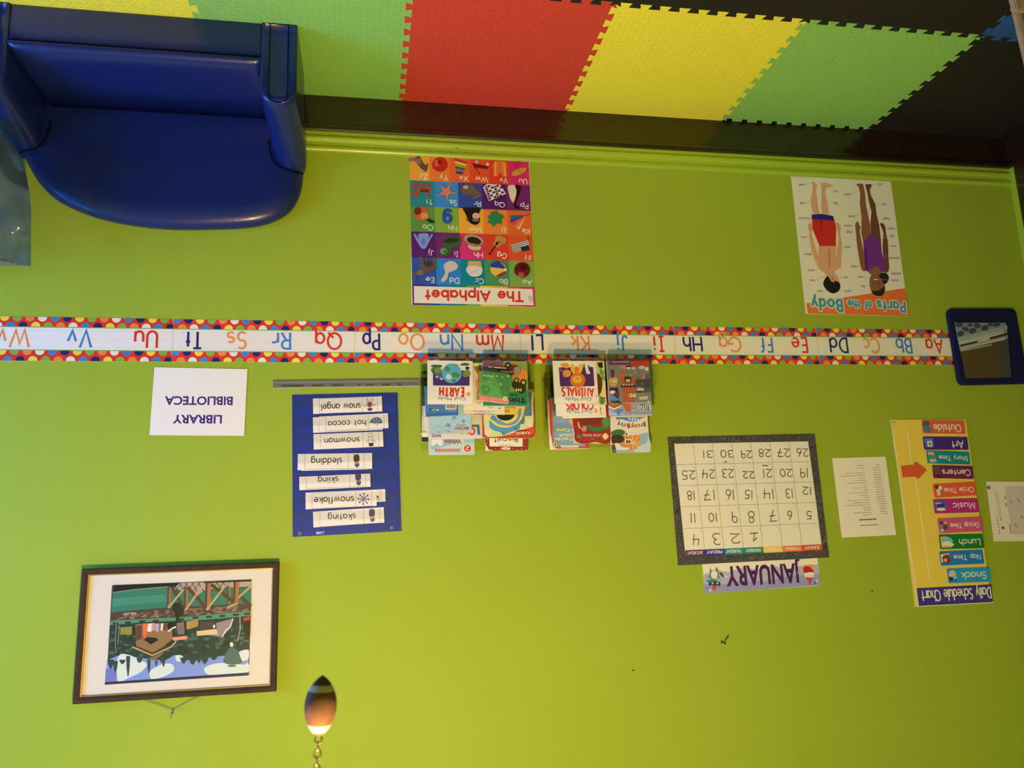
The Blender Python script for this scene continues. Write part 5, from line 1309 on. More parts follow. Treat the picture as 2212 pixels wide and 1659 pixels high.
s.p((146, 178, 206), (250, 1346), (620, 1346), (610, 1380), (300, 1480), (250, 1480)); s.b((222, 222, 210), (262, 1350), (310, 1350), (390, 1345), (405, 1420), (360, 1430), (330, 1400), (290, 1430), (258, 1420)); s.p((150, 186, 210), (690, 1350), (822, 1348), (822, 1390), (692, 1392))
s.ft((140, 84, 56), 'White', (655, 1345), (432, 1355), 56, .03); s.p((204, 56, 44), (308, 1474), (640, 1472), (640, 1508), (310, 1510)); s.ft((238, 222, 214), 'SCHOLASTIC', (598, 1480), (320, 1482), 22, .01); s.e((238, 222, 214), 620, 1491, 12, 9)
s.star((232, 216, 170), 737, 1466, 58, .86, 20); s.e((204, 54, 42), 737, 1465, 46); s.t((238, 226, 214), '2', (758, 1442), (718, 1440), 46, w=.24)
book(s, "light blue early reader with a red number two disc and red publisher bar", depth=.006, group=GB1)
s = Sheet('picture_book', [(968, 900), (1530, 900), (1525, 1490), (975, 1498)], -.0340, (228, 212, 186), B1, .0010, mat=GLOSS, ink=(150, 42, 30))
s.p((234, 222, 196), (970, 1380), (976, 1497), (1080, 1494), (1020, 1482), (990, 1440))
s.p((236, 218, 178), (1024, 1000), (1472, 1000), (1468, 1442), (1028, 1440))
for x, y in [(990+k*58, 1470+(k % 2)*14) for k in range(1, 10)]+[(1000, 1300+k*48) for k in range(4)]+[(1500, 1300+k*46) for k in range(4)]: s.e((232, 214, 190), x, y, 5.5, n=10); s.n -= .75
s.n += .25
s.t((38, 32, 28), 'Biscuit', (1398, 1318), (1090, 1338), 56, w=.17, track=.24); s.ft((120, 104, 84), 'I Can Read Book', (1338, 1418), (1152, 1418), 16, .01); s.b((236, 210, 180), (1180, 1462), (1245, 1448), (1310, 1462), (1290, 1480), (1245, 1486), (1200, 1480)); s.b((206, 110, 80), (1210, 1465), (1245, 1470), (1280, 1465), (1245, 1480))
book(s, 'dark red dotted book with cream panel, behind the elephant board book', depth=.007, group=GB1)
s = Sheet('picture_book', [(130, 668), (300, 668), (300, 1378), (132, 1378)], -.0212, WB, B1, .0010, ink=(226, 210, 180))
s.p((48, 44, 42), (130, 1316), (300, 1316), (300, 1377), (132, 1377)); s.p((150, 160, 96), (130, 1238), (300, 1238), (300, 1250), (130, 1250)); s.e((244, 226, 196), 165, 1262, 46, 52, a0=0, a1=180); s.b((238, 222, 196), (165, 940), (230, 935), (230, 1220), (170, 1210)); s.p((72, 78, 62), (131, 668), (300, 668), (300, 900), (131, 900))
book(s, 'cream and black book whose edge shows beside the barcode book', depth=.006, group=GB1)
# --- rack nearest the calendar
WB = (230, 214, 190)
s = Sheet('picture_book', [(205, 305), (788, 303), (815, 868), (240, 870)], -.096, WB, B2, .0010, mat=GLOSS)
s.p((86, 36, 96), (290, 400), (300, 390), (735, 384), (745, 395), (764, 630), (755, 640), (318, 645), (305, 636))
s.b((226, 150, 62), (310, 350), (370, 330), (425, 350), (415, 400), (360, 395)); s.b((230, 140, 60), (350, 440), (400, 420), (450, 450), (440, 500), (380, 510), (345, 480)); s.l((230, 140, 60), 8, (305, 400), (318, 430), (345, 440)); s.l((226, 160, 70), 8, (340, 495), (370, 520), (420, 510), (440, 480))
s.b((236, 178, 64), (445, 360), (475, 345), (500, 380), (545, 380), (575, 345), (610, 355), (600, 430), (560, 480), (500, 480), (455, 440)); s.e((226, 116, 50), 526, 420, 32, 38); s.e((226, 110, 48), 540, 560, 98, 92); s.star((226, 110, 48), 540, 560, 106, .9, 18); s.e((238, 172, 68), 535, 552, 62, 52); s.e((60, 40, 24), 535, 538, 10, 8); s.e((60, 40, 24), 512, 552, 4); s.e((60, 40, 24), 556, 552, 4)
s.b((40, 34, 44), (615, 360), (650, 345), (690, 370), (690, 430), (640, 440)); s.b((232, 222, 214), (630, 350), (670, 350), (685, 420), (705, 470), (660, 475), (645, 430)); s.e((232, 222, 214), 682, 462, 24, 20)
s.t(CRED, 'ANIMALS', (748, 668), (332, 660), 108, w=.2, track=.34); s.ft(TEAL, 'God Made', (722, 788), (372, 790), 46); s.l((204, 190, 172), 4, (768, 308), (792, 866)); s.e((90, 70, 56), 788, 768, 7, 9)
book(s, 'white book with an orange lion and red ANIMALS title, front of its rack', depth=.007, group=GB2)
s = Sheet('picture_book', [(640, 306), (893, 305), (921, 884), (660, 884)], -.0880, WB, B2, .0010, ink=(206, 206, 150))
for q in (((830, 440), (870, 420), (890, 480), (850, 500)), ((850, 520), (890, 500), (900, 560), (868, 560)), ((830, 800), (880, 790), (905, 850), (840, 875)), ((820, 380), (850, 400), (840, 430))): s.b((116, 150, 74), *q)
s.b((96, 52, 30), (700, 480), (800, 470), (850, 520), (868, 620), (840, 740), (760, 770), (700, 700)); s.p((54, 34, 26), (800, 330), (870, 320), (875, 400), (820, 390)); s.b((226, 196, 140), (862, 690), (890, 640), (906, 760), (870, 780)); s.l((70, 34, 24), 12, (810, 760), (860, 795), (910, 800)); s.b((90, 120, 60), (845, 830), (880, 815), (890, 870), (850, 880))
book(s, 'green leaf-patterned book with brown animal, mostly hidden behind the lion book', depth=.005, group=GB2)
s = Sheet('picture_book', [(238, 490), (820, 488), (832, 1034), (250, 1040)], -.0820, WB, B2, .0010)
s.t((204, 62, 52), 'COLORS', (738, 838), (388, 842), 106, w=.2, track=.34); s.ft(TEAL, 'God Made', (735, 957), (386, 958), 44); s.b((236, 164, 62), (758, 968), (768, 935), (790, 935), (808, 968), (790, 1000), (770, 998)); s.e((244, 200, 120), 774, 978, 8, 12); s.l((204, 190, 172), 4, (815, 490), (826, 1032))
book(s, "white book titled COLORS with an orange egg, behind the lion book", depth=.005, group=GB2)
s = Sheet('picture_book', [(320, 560), (897, 556), (908, 1052), (328, 1070)], -.0762, WB, B2, .0010)
s.b((150, 60, 40), (832, 930), (845, 925), (848, 960), (836, 968)); s.l((120, 110, 60), 4, (840, 960), (850, 1010)); s.l((120, 110, 60), 4, (850, 1010), (866, 990)); s.l((120, 110, 60), 4, (850, 1010), (834, 1024)); s.l((190, 176, 156), 4, (380, 1050), (470, 1028))
book(s, 'white book with a tiny red plant, peeking out behind the COLORS book', depth=.005, group=GB2)
s = Sheet('picture_book', [(128, 650), (632, 640), (697, 1467), (172, 1482)], -.0350, (228, 212, 180), B2, .0010, ink=(206, 66, 40))
s.p((232, 218, 184), (128, 652), (140, 652), (175, 1250), (215, 1440), (260, 1470), (697, 1462), (697, 1467), (172, 1482)); s.p((128, 154, 168), (178, 650), (600, 650), (640, 1440), (240, 1445), (212, 1350), (200, 900)); s.p((92, 104, 84), (180, 655), (320, 655), (330, 900), (260, 900), (232, 1000), (206, 940)); s.p((150, 166, 176), (215, 1040), (600, 1040), (600, 1130), (220, 1120)); s.p((228, 184, 110), (412, 1090), (470, 1060), (480, 1120), (450, 1165))
YE = (244, 216, 72)
s.ft(YE, 'DANNY and the', (640, 1322), (238, 1326), 40, .03); s.ft(YE, 'DINOSAUR', (650, 1266), (282, 1276), 34, .03); s.ft(YE, 'Go to Camp', (640, 1208), (252, 1206), 42, .03); s.p((232, 214, 160), (315, 1425), (555, 1425), (548, 1455), (322, 1455)); s.ft((110, 84, 60), 'An I Can Read Book', (540, 1433), (332, 1433), 14); s.e((90, 70, 50), 243, 1412, 36, 44); s.e((206, 178, 116), 243, 1412, 31, 39); s.ft((60, 44, 30), '1', (250, 1394), (238, 1394), 36, .03)
book(s, 'red-bordered early reader with blue scene and yellow dinosaur title', depth=.009, group=GB2)
KS = [(470, 700), (955, 690), (972, 1060), (978, 1330), (972, 1392), (930, 1404), (880, 1404), (830, 1390), (780, 1380), (730, 1386), (690, 1400), (600, 1402), (540, 1388), (508, 1362), (496, 1320), (500, 1270), (486, 1200), (474, 1100)]
s = Sheet('board_book', [(470, 700), (972, 700), (978, 1400), (480, 1400)], -.0570, WB, B2, .0012, mat=GLOSS, ink=(160, 44, 34), shape=KS)
s.b((52, 124, 74), (640, 1170), (700, 1160), (780, 1190), (900, 1150), (960, 1060), (970, 1180), (880, 1220), (800, 1245), (720, 1225)); s.b((96, 134, 72), (860, 1090), (950, 1050), (955, 1140), (900, 1190)); s.b((120, 52, 40), (560, 1070), (680, 1050), (860, 1060), (840, 1120), (760, 1150), (640, 1150), (570, 1120)); s.b((226, 196, 150), (540, 1120), (552, 1120), (570, 1180), (585, 1205), (556, 1190))
for k in range(12): s.l((238, 222, 204), 5, (625+24*math.cos(R(30*k)), 1207+26*math.sin(R(30*k))), (625+36*math.cos(R(30*k)), 1207+38*math.sin(R(30*k))))
s.e((238, 222, 204), 625, 1207, 21, 22); s.l((160, 44, 34), 5, *[(625+r_*math.cos(R(60*r_)), 1207+r_*math.sin(R(60*r_))) for r_ in range(2, 17)])
s.ft((240, 222, 204), 'LION KING', (852, 1274), (606, 1272), 38); s.ft((226, 190, 170), 'Disney', (760, 1332), (708, 1332), 14); s.b((230, 198, 148), (866, 1305), (905, 1262), (950, 1305), (915, 1348), (895, 1345)); s.p((92, 128, 68), (524, 1308), (558, 1275), (592, 1308), (558, 1338))
for k in range(5): s.l((196, 84, 66), 5, (560+k*68, 1378-(k % 2)*4), (594+k*68, 1336), (628+k*68, 1378))
book(s, 'dark red die-cut board book with green leaves and a white sun spiral', depth=.010, group=GB2)
ZS = (1290, 760, 10.371)
s = Sheet('picture_book', [(255, 205), (1170, 200), (1228, 1425), (258, 1430)], -.096, (226, 208, 170), ZS, .0010, mat=GLOSS, ink=(124, 116, 92))
s.p((172, 60, 44), (745, 205), (1170, 205), (1174, 330), (748, 330)); s.p((96, 44, 96), (258, 208), (748, 206), (748, 285), (258, 295)); s.ft((206, 190, 190), 'christmas time', (718, 218), (338, 218), 30, .01)
s.p((152, 152, 152), (250, 1150), (1222, 1120), (1228, 1424), (258, 1428)); s.p((176, 178, 180), (258, 1290), (360, 1360), (500, 1385), (830, 1400), (1226, 1390), (1227, 1422), (260, 1426)); s.p((86, 84, 74), (850, 640), (1195, 610), (1205, 900), (870, 920)); s.b((70, 68, 58), (850, 640), (960, 620), (1190, 610), (1195, 800), (1060, 780), (900, 760))
s.p((86, 42, 92), (295, 400), (390, 400), (375, 580), (315, 590)); s.p((226, 110, 60), (505, 305), (650, 310), (650, 370), (560, 385)); s.p((176, 84, 46), (530, 590), (850, 560), (850, 760), (830, 1130), (600, 1140), (545, 800)); s.b((192, 90, 50), (450, 500), (560, 480), (630, 510), (600, 580), (520, 590)); s.b((66, 44, 28), (612, 570), (680, 550), (765, 575), (755, 690), (690, 705), (618, 680)); s.p((224, 170, 74), (635, 620), (745, 615), (730, 690), (710, 660), (690, 695), (665, 660), (645, 690)); s.p((74, 42, 36), (525, 745), (860, 740), (860, 790), (530, 800))
for x in (590, 650, 715, 780): s.e((222, 206, 190), x, 742, 15, 18); s.e((120, 100, 150), x, 712, 15, 20)
s.b((200, 150, 70), (275, 600), (440, 585), (445, 720), (390, 765), (280, 740)); s.e((240, 232, 214), 368, 655, 24, 26); s.e((240, 232, 214), 422, 655, 22, 26); s.e((40, 40, 50), 370, 650, 9); s.e((40, 40, 50), 425, 650, 9); s.l((140, 96, 40), 6, (280, 705), (360, 715), (440, 690))
s.p((60, 40, 40), (275, 810), (470, 800), (480, 1100), (300, 1110)); s.b((84, 130, 206), (290, 950), (340, 960), (460, 1050), (460, 1090), (300, 1090)); s.b((226, 190, 190), (290, 880), (380, 870), (400, 930), (300, 940)); s.b((96, 50, 44), (375, 930), (470, 900), (500, 960), (440, 1010), (380, 1000)); s.p((48, 56, 36), (310, 1110), (480, 1095), (560, 1150), (360, 1140))
s.p((150, 84, 52), (255, 1150), (590, 1145), (540, 1190), (375, 1265), (250, 1195)); s.p((230, 222, 210), (250, 1195), (375, 1265), (375, 1300), (255, 1245)); s.p((230, 222, 210), (375, 1265), (545, 1190), (545, 1215), (375, 1300)); s.l((244, 204, 90), 10, (290, 1160), (370, 1200), (460, 1160))
s.b((196, 92, 60), (570, 1180), (640, 1160), (760, 1180), (755, 1310), (700, 1345), (620, 1290)); s.b((88, 118, 176), (380, 1330), (450, 1290), (560, 1290), (585, 1325), (530, 1340), (480, 1435), (450, 1400), (445, 1340)); s.l((110, 110, 114), 6, *[(650+20*math.cos(R(t)), 1385+20*math.sin(R(t))) for t in range(0, 360, 40)], closed=True); s.l((110, 110, 114), 6, *[(740+20*math.cos(R(t)), 1385+20*math.sin(R(t))) for t in range(0, 360, 40)], closed=True); s.l((110, 110, 114), 6, (670, 1380), (720, 1380))
s.b((214, 160, 140), (885, 830), (950, 800), (1060, 840), (1010, 880), (900, 880)); s.b((60, 34, 34), (890, 880), (1010, 880), (985, 915), (900, 905)); s.e((224, 196, 150), 1108, 385, 44, 42); s.e((206, 170, 160), 1000, 350, 70, 40); s.b((50, 40, 44), (650, 310), (750, 310), (740, 350), (660, 350)); s.e((226, 200, 180), 700, 365, 40, 24); s.e((206, 150, 130), 810, 370, 50, 34); s.b((222, 96, 70), (1010, 520), (1070, 515), (1065, 600), (1020, 610)); s.r((74, 84, 140), 1080, 510, 1160, 590); s.l((50, 40, 40), 8, (880, 560), (890, 610), (950, 610), (955, 565)); s.e((110, 160, 190), 855, 465, 20); s.e((240, 206, 110), 1005, 720, 14); s.l((190, 130, 110), 20, (720, 525), (800, 500)); s.l((60, 110, 140), 10, (890, 460), (985, 450))
s.ft((230, 222, 200), 'SEEK', (1130, 990), (918, 1010), 70, .02); s.ft((230, 222, 200), 'FIND', (860, 935), (705, 940), 80, .02); s.ft((150, 160, 80), 'and', (1040, 935), (880, 940), 44, .02); s.star((236, 190, 90), 1148, 1122, 36)
for t, A_, B_, h in (('Life', (1180, 1185), (905, 1195), 130), ('on', (880, 1275), (775, 1280), 56), ('the', (840, 1195), (760, 1200), 50)): s.ft((62, 50, 74), t, A_, B_, h, .07); s.ft((214, 206, 204), t, A_, B_, h, .015)
for k in range(9): s.l((136, 128, 146), 24, (1200-k*41, 1383+k*.5), (1166-k*41, 1383+k*.5)); s.n -= .75
s.n += .25
book(s, 'grey seek and find comic book with orange machine, beside the lion book', depth=.010, group=GB2)
s = Sheet('board_book', [(958, 880), (1455, 880), (1500, 1513), (990, 1523)], -.0570, WB, B2, .0012, mat=GLOSS, ink=(228, 208, 176))
s.p((146, 178, 200), (1150, 1290), (1300, 1290), (1470, 1250), (1500, 1512), (991, 1522), (1050, 1500)); s.b((196, 206, 206), (1290, 1480), (1360, 1430), (1440, 1400), (1490, 1330), (1498, 1500), (1300, 1512))
s.p((228, 208, 176), (975, 1100), (1460, 1100), (1466, 1230), (1390, 1270), (1330, 1290), (1230, 1250), (1150, 1215), (985, 1240))
s.p((72, 130, 196), (1048, 1050), (1450, 1050), (1400, 1062), (1310, 1108), (1230, 1110), (1130, 1080), (1052, 1085)); s.ft((232, 224, 206), "123's", (1345, 1062), (1210, 1062), 36, .03)
for t, x0, x1, y, c in (('B', 1440, 1402, 1118, (110, 60, 50)), ('r', 1398, 1372, 1136, (60, 110, 150)), ('a', 1368, 1334, 1144, (190, 110, 50)), ('i', 1326, 1316, 1146, (80, 120, 80)), ('n', 1308, 1284, 1146, (160, 60, 60)), ('y', 1280, 1246, 1146, (80, 60, 110)), ('B', 1232, 1190, 1138, (100, 60, 70)), ('a', 1180, 1150, 1138, (190, 110, 60)), ('b', 1142, 1114, 1126, (90, 110, 70)), ('y', 1108, 1062, 1118, (50, 90, 120))): s.ft(c, t, (x0, y), (x1, y), 58, .04)
s.b((66, 110, 62), (985, 1250), (1040, 1220), (1110, 1215), (1165, 1240), (1150, 1285), (1060, 1290), (990, 1285)); s.p((224, 140, 66), (1140, 1300), (1365, 1292), (1375, 1400), (1290, 1492), (1060, 1480), (1140, 1400))
for k in range(8): s.l((200, 112, 48), 3, (1145+k*1, 1315+k*22), (1368-k*8, 1310+k*22)); s.n -= .75
s.n += .25
s.b((72, 50, 40), (990, 1300), (1060, 1285), (1140, 1300), (1150, 1370), (1080, 1400), (1000, 1400)); s.l((238, 222, 200), 7, (1268, 1300), (1275, 1490)); s.l((238, 222, 200), 7, (1275, 1395), (1372, 1390)); s.l((238, 222, 200), 6, (1275, 1395), (1345, 1305)); s.l((238, 222, 200), 6, (1275, 1395), (1345, 1450)); s.r((240, 226, 206), 1168, 1345, 1255, 1405); s.r((50, 42, 44), 1182, 1358, 1208, 1395); s.r((50, 42, 44), 1216, 1358, 1240, 1395); s.r((240, 226, 206), 1165, 1258, 1225, 1298); s.r((50, 42, 44), 1176, 1262, 1196, 1290)
s.b((236, 222, 204), (1030, 1400), (1080, 1400), (1120, 1445), (1200, 1455), (1225, 1450), (1215, 1480), (1130, 1490), (1060, 1480), (1030, 1440)); s.p((236, 160, 60), (1222, 1450), (1250, 1455), (1220, 1465)); s.p((60, 90, 50), (990, 1500), (1050, 1495), (1045, 1522), (992, 1522)); s.p((110, 60, 40), (988, 1420), (1030, 1410), (1050, 1490), (990, 1495))
book(s, "cream board book with an orange farmyard barn and wavy blue band", depth=.011, group=GB2)

# ================================================================== papers, schedule chart and pouch
def text_rows(s, rows, c, th):
    rn = random.Random(2)
    for x, y, L_, sl in rows:
        x0 = x
        while x0 > x-L_+4:
            wl2 = min(rn.uniform(14, 44), x0-(x-L_))
            s.l(c, th*rn.uniform(.8, 1.1), (x0, y+(x-x0)*sl), (x0-wl2, y+(x-x0+wl2)*sl)); s.n -= .75
            x0 -= wl2+5
    s.n += .25
s = Sheet('schedule_paper', [(47, 157), (955, 128), (1168, 1465), (240, 1512)], -.002, (200, 176, 126), (1790, 970, 7.9), .0005)
L1 = [128, 125, 35, 335, 435, 120, 170, 320, 50, 240, 75, 335, 175, 90, 385, 295, 425, 140, 125, 300, 150]
L2 = [70, 125, 120, 118, 120, 120, 122, 125, 130, 135, 140, 140, 140, 145, 145, 140, 130, 125, 125, 125, 70]
text_rows(s, [(598+137*i/20, 280+42*i, L1[i], .04) for i in range(21)], (126, 108, 80), 8)
text_rows(s, [(865+138*i/20, 272+41.5*i, L2[i], .03) for i in range(21)], (130, 112, 84), 9)
text_rows(s, [(805, 1196, 282, .05)], (92, 78, 60), 20); text_rows(s, [(833, 1292, 308, .05)], (104, 90, 68), 11)
thing(s, 'white typed schedule sheet between the calendar and the yellow chart', 'paper')
s = Sheet('class_form', [(178, 205), (1560, 195), (1740, 1450), (380, 1455)], -.002, (168, 148, 104), (2110, 1020, 9.755), .0005)
s.p((156, 136, 98), (590, 290), (1500, 280), (1640, 1300), (740, 1310))
for k in range(24): s.l((138, 120, 88), 2.5, (600+k*6, 320+k*41), (1510+k*6, 312+k*41)); s.n -= .75
for k in range(7): s.l((138, 120, 88), 3, (640+k*150, 295), (780+k*150, 1300)); s.n -= .75
s.n += .25
s.e((66, 58, 40), 238, 325, 26, 36, -10); s.e((120, 106, 76), 262, 325, 34, 48); s.e((66, 58, 40), 234, 322, 22, 32); s.e((86, 74, 52), 550, 1172, 34, 30)
for q in (((378, 370), (480, 960)), ((432, 435), (520, 960))): s.l((128, 112, 80), 10, *q)
for y in (950, 1010, 1075, 1140, 1210, 1270): s.l((96, 84, 60), 20, (425+(y-950)*.16, y), (432+(y-950)*.16, y+36))
for q in (((860, 560), (905, 640)), ((700, 590), (735, 650)), ((610, 640), (622, 740)), ((930, 910), (968, 980)), ((810, 1070), (830, 1180)), ((690, 1090), (715, 1290)), ((585, 500), (605, 565)), ((505, 960), (520, 1020))): s.l((112, 98, 72), 26, *q)
thing(s, "white form with a faint table and logo, cut off beside the yellow chart", 'paper')

ZC_ = (1780, 880, 3.606)
s = Sheet('schedule_chart', [(515, 95), (1090, 93), (1322, 1522), (730, 1553)], -.004, (206, 180, 128), ZC_, .003, ink=(214, 168, 52), mat=PLASTIC_PRINT)
s.p((232, 206, 130), (515, 96), (524, 96), (740, 1552), (730, 1553)); s.p((232, 206, 130), (730, 1553), (738, 1540), (1320, 1510), (1322, 1522))
s.p((58, 42, 88), (722, 1408), (1303, 1378), (1316, 1516), (738, 1547)); s.t((214, 190, 150), 'Daily Schedule Chart', (1292, 1402), (758, 1432), 80, w=.13, track=.22, capped=True)
s.l((224, 192, 104), 9, (646, 182), (680, 420)); s.l((224, 192, 104), 9, (712, 560), (824, 1338)); s.e((40, 30, 50), 908, 1526, 8); s.e((40, 30, 50), 1160, 1513, 8); s.l((150, 120, 50), 6, (535, 112), (560, 114))
thing(s, 'tall yellow daily schedule chart board with purple title band', 'chart')
def sched(corners, c, text, A, B, h, label, icon):
    s = Sheet('schedule_card', corners, -.0056, (206, 180, 128), ZC_, .0006, ink=c, radius=.005, mat=PLASTIC_PRINT)
    icon(s)
    s.t((222, 198, 156), text, (A[0]-4, A[1]), (B[0]+4, B[1]), h, w=.17, track=.24, capped=True)
    tag(s.build(), label, 'card', 'activity cards on the yellow schedule chart')
def blobs(*bl):
    def f(s):
        for c, q in bl:
            if len(q) == 4 and not isinstance(q[0], tuple): s.e(c, *q)
            else: s.b(c, *q) if len(q) > 4 else s.p(c, *q)
    return f
sched([(752, 99), (1090, 100), (1102, 208), (778, 200)], (196, 82, 36), 'Outside', (1066, 136), (850, 133), 54, "orange-red schedule card reading Outside, farthest from the chart title", blobs(((62, 84, 50), (795, 128, 26, 24)), ((78, 96, 110), ((780, 145), (815, 140), (832, 175), (825, 195), (790, 190), (776, 165)))))
sched([(762, 228), (1115, 228), (1127, 332), (787, 328)], (62, 34, 86), 'Art', (1084, 262), (990, 266), 52, 'dark purple schedule card reading Art, with a framed drawing', blobs(((96, 92, 140), ((775, 242), (848, 240), (856, 310), (795, 310))), ((206, 186, 150), ((805, 262), (840, 262), (842, 306), (808, 306))), ((110, 84, 80), ((815, 272), (832, 272), (834, 296), (818, 296)))))
sched([(790, 335), (1130, 345), (1142, 447), (812, 435)], (20, 114, 96), 'Story Time', (1120, 382), (890, 374), 34, 'teal schedule card reading Story Time', blobs(((206, 140, 84), ((805, 348), (850, 345), (862, 370), (815, 372))), ((80, 120, 70), (840, 390, 30, 22)), ((214, 140, 96), ((818, 405), (870, 400), (880, 425), (830, 428)))))
sched([(835, 450), (1155, 455), (1170, 560), (860, 550)], (98, 32, 50), 'Centers', (1140, 487), (917, 486), 44, 'maroon schedule card reading Centers, beside the red arrow', blobs(((60, 70, 84), (872, 476, 26, 20)), ((130, 46, 34), ((855, 490), (900, 485), (912, 525), (875, 530))), ((60, 34, 30), ((870, 525), (910, 520), (915, 545), (880, 545)))))
sched([(840, 598), (1172, 577), (1193, 685), (866, 703)], (206, 76, 36), 'Circle Time', (1166, 622), (932, 630), 36, 'orange schedule card reading Circle Time', blobs(((216, 166, 96), ((870, 620), (915, 612), (925, 680), (885, 692))), ((70, 44, 40), (880, 622, 18, 16)), ((226, 180, 120), (905, 630, 16, 20)), ((150, 90, 50), ((905, 640), (925, 640), (928, 688), (910, 690)))))
sched([(845, 716), (1197, 705), (1207, 818), (866, 826)], (164, 34, 84), 'Music', (1176, 742), (1002, 747), 46, 'magenta schedule card reading Music, with a blue toy', blobs(((58, 78, 140), ((860, 735), (905, 722), (950, 745), (945, 785), (895, 805), (868, 790))), ((220, 110, 80), (890, 748, 26, 10)), ((226, 206, 150), (912, 794, 36, 12)), ((40, 44, 80), ((880, 755), (940, 748), (930, 775), (890, 780)))))
sched([(880, 866), (1228, 849), (1242, 965), (902, 980)], (188, 70, 82), 'Group Time', (1208, 896), (980, 906), 36, 'rose pink schedule card reading Group Time', blobs(((120, 120, 110), ((900, 895), (950, 888), (962, 940), (920, 965))), ((90, 60, 50), (915, 900, 16, 16)), ((80, 64, 60), (945, 930, 20, 26)), ((206, 140, 110), (945, 900, 12, 12)), ((222, 200, 180), (920, 958, 12, 10))))
sched([(890, 990), (1237, 984), (1248, 1096), (910, 1105)], (20, 100, 30), 'Lunch', (1216, 1026), (1048, 1030), 46, 'dark green schedule card reading Lunch, with a sandwich', blobs(((206, 140, 60), ((903, 1008), (960, 1005), (1000, 1090), (918, 1094))), ((118, 156, 176), ((915, 1030), (960, 1008), (1000, 1030), (995, 1050), (925, 1048))), ((226, 200, 176), ((915, 1058), (960, 1042), (1010, 1062), (1000, 1082), (950, 1078), (925, 1080)))))
sched([(893, 1121), (1237, 1108), (1246, 1215), (915, 1235)], (30, 100, 144), 'Nap Time', (1220, 1146), (1006, 1152), 36, 'steel blue schedule card reading Nap Time', blobs(((214, 150, 84), ((908, 1145), (975, 1135), (985, 1170), (915, 1210))), ((226, 196, 160), ((912, 1150), (930, 1148), (940, 1200), (918, 1205))), ((110, 50, 36), ((925, 1160), (975, 1150), (985, 1200), (960, 1218), (930, 1205))), ((216, 140, 110), (945, 1190, 14, 14))))
sched([(953, 1256), (1292, 1242), (1300, 1358), (972, 1370)], (34, 126, 184), 'Snack', (1262, 1280), (1068, 1288), 52, "bright blue schedule card reading Snack, nearest the chart title", blobs(((206, 154, 120), (1000, 1300, 28, 32)), ((44, 40, 54), ((970, 1322), (1005, 1320), (1010, 1350), (980, 1356))), ((120, 160, 150), (1020, 1325, 14, 26)), ((44, 60, 80), (1025, 1345, 10, 8))))
AR = [(600, 457), (655, 452), (700, 450), (702, 432), (708, 424), (726, 432), (795, 482), (797, 490), (745, 548), (735, 556), (724, 552), (718, 540), (665, 542), (615, 546)]
s = Sheet('arrow_marker', [(600, 425), (797, 425), (797, 556), (600, 556)], -.0062, (206, 180, 128), ZC_, .0018, ink=(194, 74, 28), shape=AR, mat=PLASTIC_PRINT)
thing(s, 'orange-red arrow marker on the yellow chart, pointing at the Centers card', 'arrow')

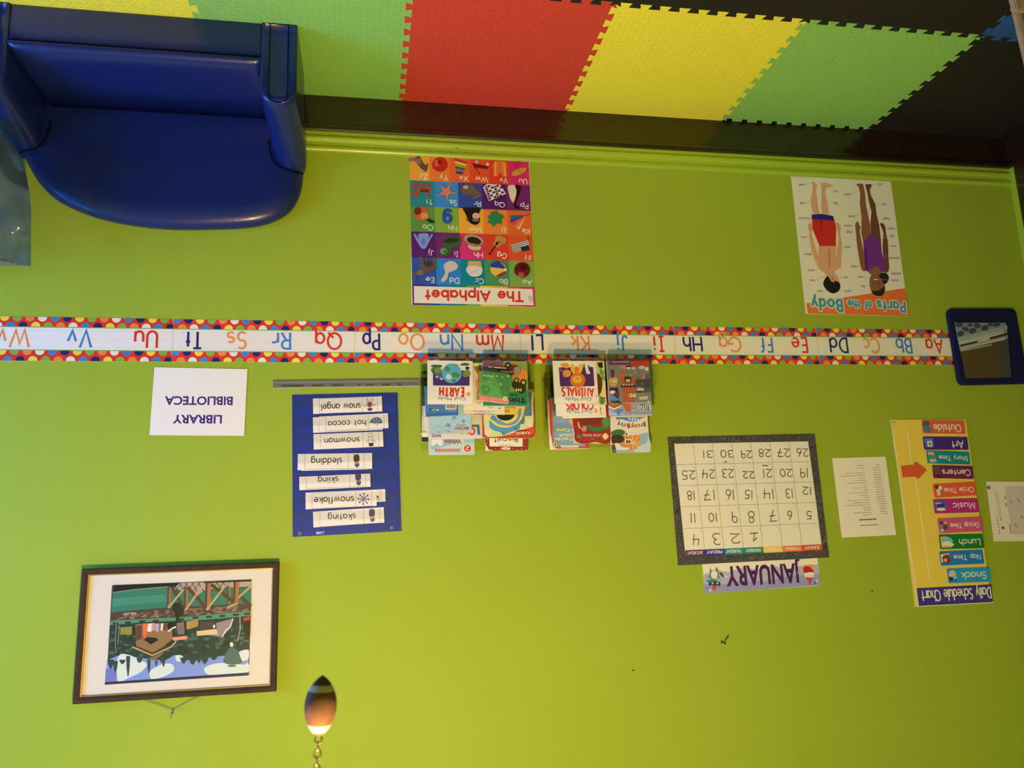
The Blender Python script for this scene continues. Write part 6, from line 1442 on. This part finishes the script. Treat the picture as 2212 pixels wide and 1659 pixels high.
def pouch():
    ZQ = (2030, 640, 7.901)
    s = Sheet('pencil_pouch', [(145, 215), (1316, 210), (1500, 1488), (330, 1512)], -.016, (170, 150, 104), ZQ, .0010, ink=(24, 32, 84), radius=.022, mat=PRINT)
    rt = s.root('pencil_pouch')
    tag(rt, 'navy fabric pouch with a clear window, hung at the end of the alphabet strip', 'pouch')
    # padded cloth body: rounded outline with a swelling edge
    o = s.outline; n = len(o)
    rings = [(1.0, .014), (1.008, .008), (1.004, .002), (.985, -.0005), (.95, -.0008)]
    V, F = [], []
    for k, d in rings: V += [(u*k, d, v*k) for u, v in o]
    for i in range(len(rings)-1):
        for q in range(n): F.append((i*n+q, i*n+(q+1) % n, (i+1)*n+(q+1) % n, (i+1)*n+q))
    F += [tuple(range(n))[::-1], tuple(range((len(rings)-1)*n, len(rings)*n))]
    me = mesh('cloth_body', V, F)
    b_ = bmesh.new(); b_.from_mesh(me); bmesh.ops.recalc_face_normals(b_, faces=b_.faces[:]); b_.to_mesh(me); b_.free()
    link('cloth_body', me, plain('navy_cloth', (.010, .014, .085), .85, .15, bump=.0008, scale=220), rt, smooth=True)
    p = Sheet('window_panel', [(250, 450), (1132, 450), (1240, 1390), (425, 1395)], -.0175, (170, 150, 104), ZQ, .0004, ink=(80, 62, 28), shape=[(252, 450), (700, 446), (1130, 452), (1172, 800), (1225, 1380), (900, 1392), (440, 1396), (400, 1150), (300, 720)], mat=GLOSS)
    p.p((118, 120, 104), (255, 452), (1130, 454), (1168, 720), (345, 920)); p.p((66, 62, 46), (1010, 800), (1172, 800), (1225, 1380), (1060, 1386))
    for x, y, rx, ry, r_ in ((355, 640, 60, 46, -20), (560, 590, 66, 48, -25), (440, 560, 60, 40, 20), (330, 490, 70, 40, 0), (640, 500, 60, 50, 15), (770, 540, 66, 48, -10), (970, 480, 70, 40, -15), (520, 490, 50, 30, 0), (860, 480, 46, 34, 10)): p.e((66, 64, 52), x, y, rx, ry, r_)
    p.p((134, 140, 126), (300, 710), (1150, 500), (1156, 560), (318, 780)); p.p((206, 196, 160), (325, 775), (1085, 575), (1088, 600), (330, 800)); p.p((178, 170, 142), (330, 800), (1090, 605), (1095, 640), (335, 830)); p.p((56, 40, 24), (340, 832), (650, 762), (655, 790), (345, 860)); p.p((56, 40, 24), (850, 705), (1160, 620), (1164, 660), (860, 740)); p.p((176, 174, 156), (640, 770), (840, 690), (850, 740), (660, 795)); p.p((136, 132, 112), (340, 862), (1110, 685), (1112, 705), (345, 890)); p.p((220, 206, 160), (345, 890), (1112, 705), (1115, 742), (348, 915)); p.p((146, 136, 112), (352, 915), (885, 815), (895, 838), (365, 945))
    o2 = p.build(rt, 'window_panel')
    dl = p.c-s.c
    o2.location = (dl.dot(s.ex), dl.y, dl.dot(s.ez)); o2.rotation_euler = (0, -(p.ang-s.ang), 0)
    q = [s.uv(a) for a in ((246, 446), (1136, 446), (1236, 1396), (430, 1400))]
    link('clear_window', mesh('clear_window', [(a[0], -.0040, a[1]) for a in q]+[(a[0], -.0032, a[1]) for a in q], [(0, 1, 2, 3), (7, 6, 5, 4), (0, 4, 5, 1), (1, 5, 6, 2), (2, 6, 7, 3), (3, 7, 4, 0)]), clear('clear_pouch_film', (.95, .95, .93), .12, .06), rt)
pouch()

# ================================================================== nails and screws in the wall
STEEL = plain('dark_steel', (.10, .085, .05), .4, metal=.8)
def hook():
    rt = empty('cup_hook', at(1565, 1390, 0))
    tag(rt, "small dark wire hook screwed into bare green wall beyond the January card", 'hook')
    P = lambda x, y, d: tuple(at(1530+x/23.7, 1350+y/23.7, -d)-rt.location)
    tube('hook_wire', [P(830, 930, .002), P(835, 930, .010), P(850, 860, .012), P(900, 760, .013), P(960, 660, .012), P(1050, 545, .010)], [.0012, .0012, .0012, .0016, .0020, .0014], STEEL, rt, n=8)
    tube('wing', [P(650, 880, .010), P(720, 890, .010), P(810, 930, .010), P(890, 985, .010)], [.0022, .0024, .0012, .0014], STEEL, rt, n=8)
    bm = bmesh.new(); bmesh.ops.create_uvsphere(bm, u_segments=10, v_segments=6, radius=.0018)
    bm_obj('screw_head', bm, plain('bright_tip', (.7, .68, .4), .3), rt, P(835, 1035, .006), smooth=True)
hook()
for px, py, lab in ((1367, 1448, 'tiny dark screw in the bare wall beside the wire hook'), (1883, 1277, "tiny dark screw in the wall beside the title end of the yellow chart")):
    o = tube('wall_screw', [(0, 0, 0), (0, -.004, 0)], [.0022, .0026], STEEL, n=8)
    o.location = at(px, py, 0)
    tag(o, lab, 'screw', 'tiny screws in the wall')
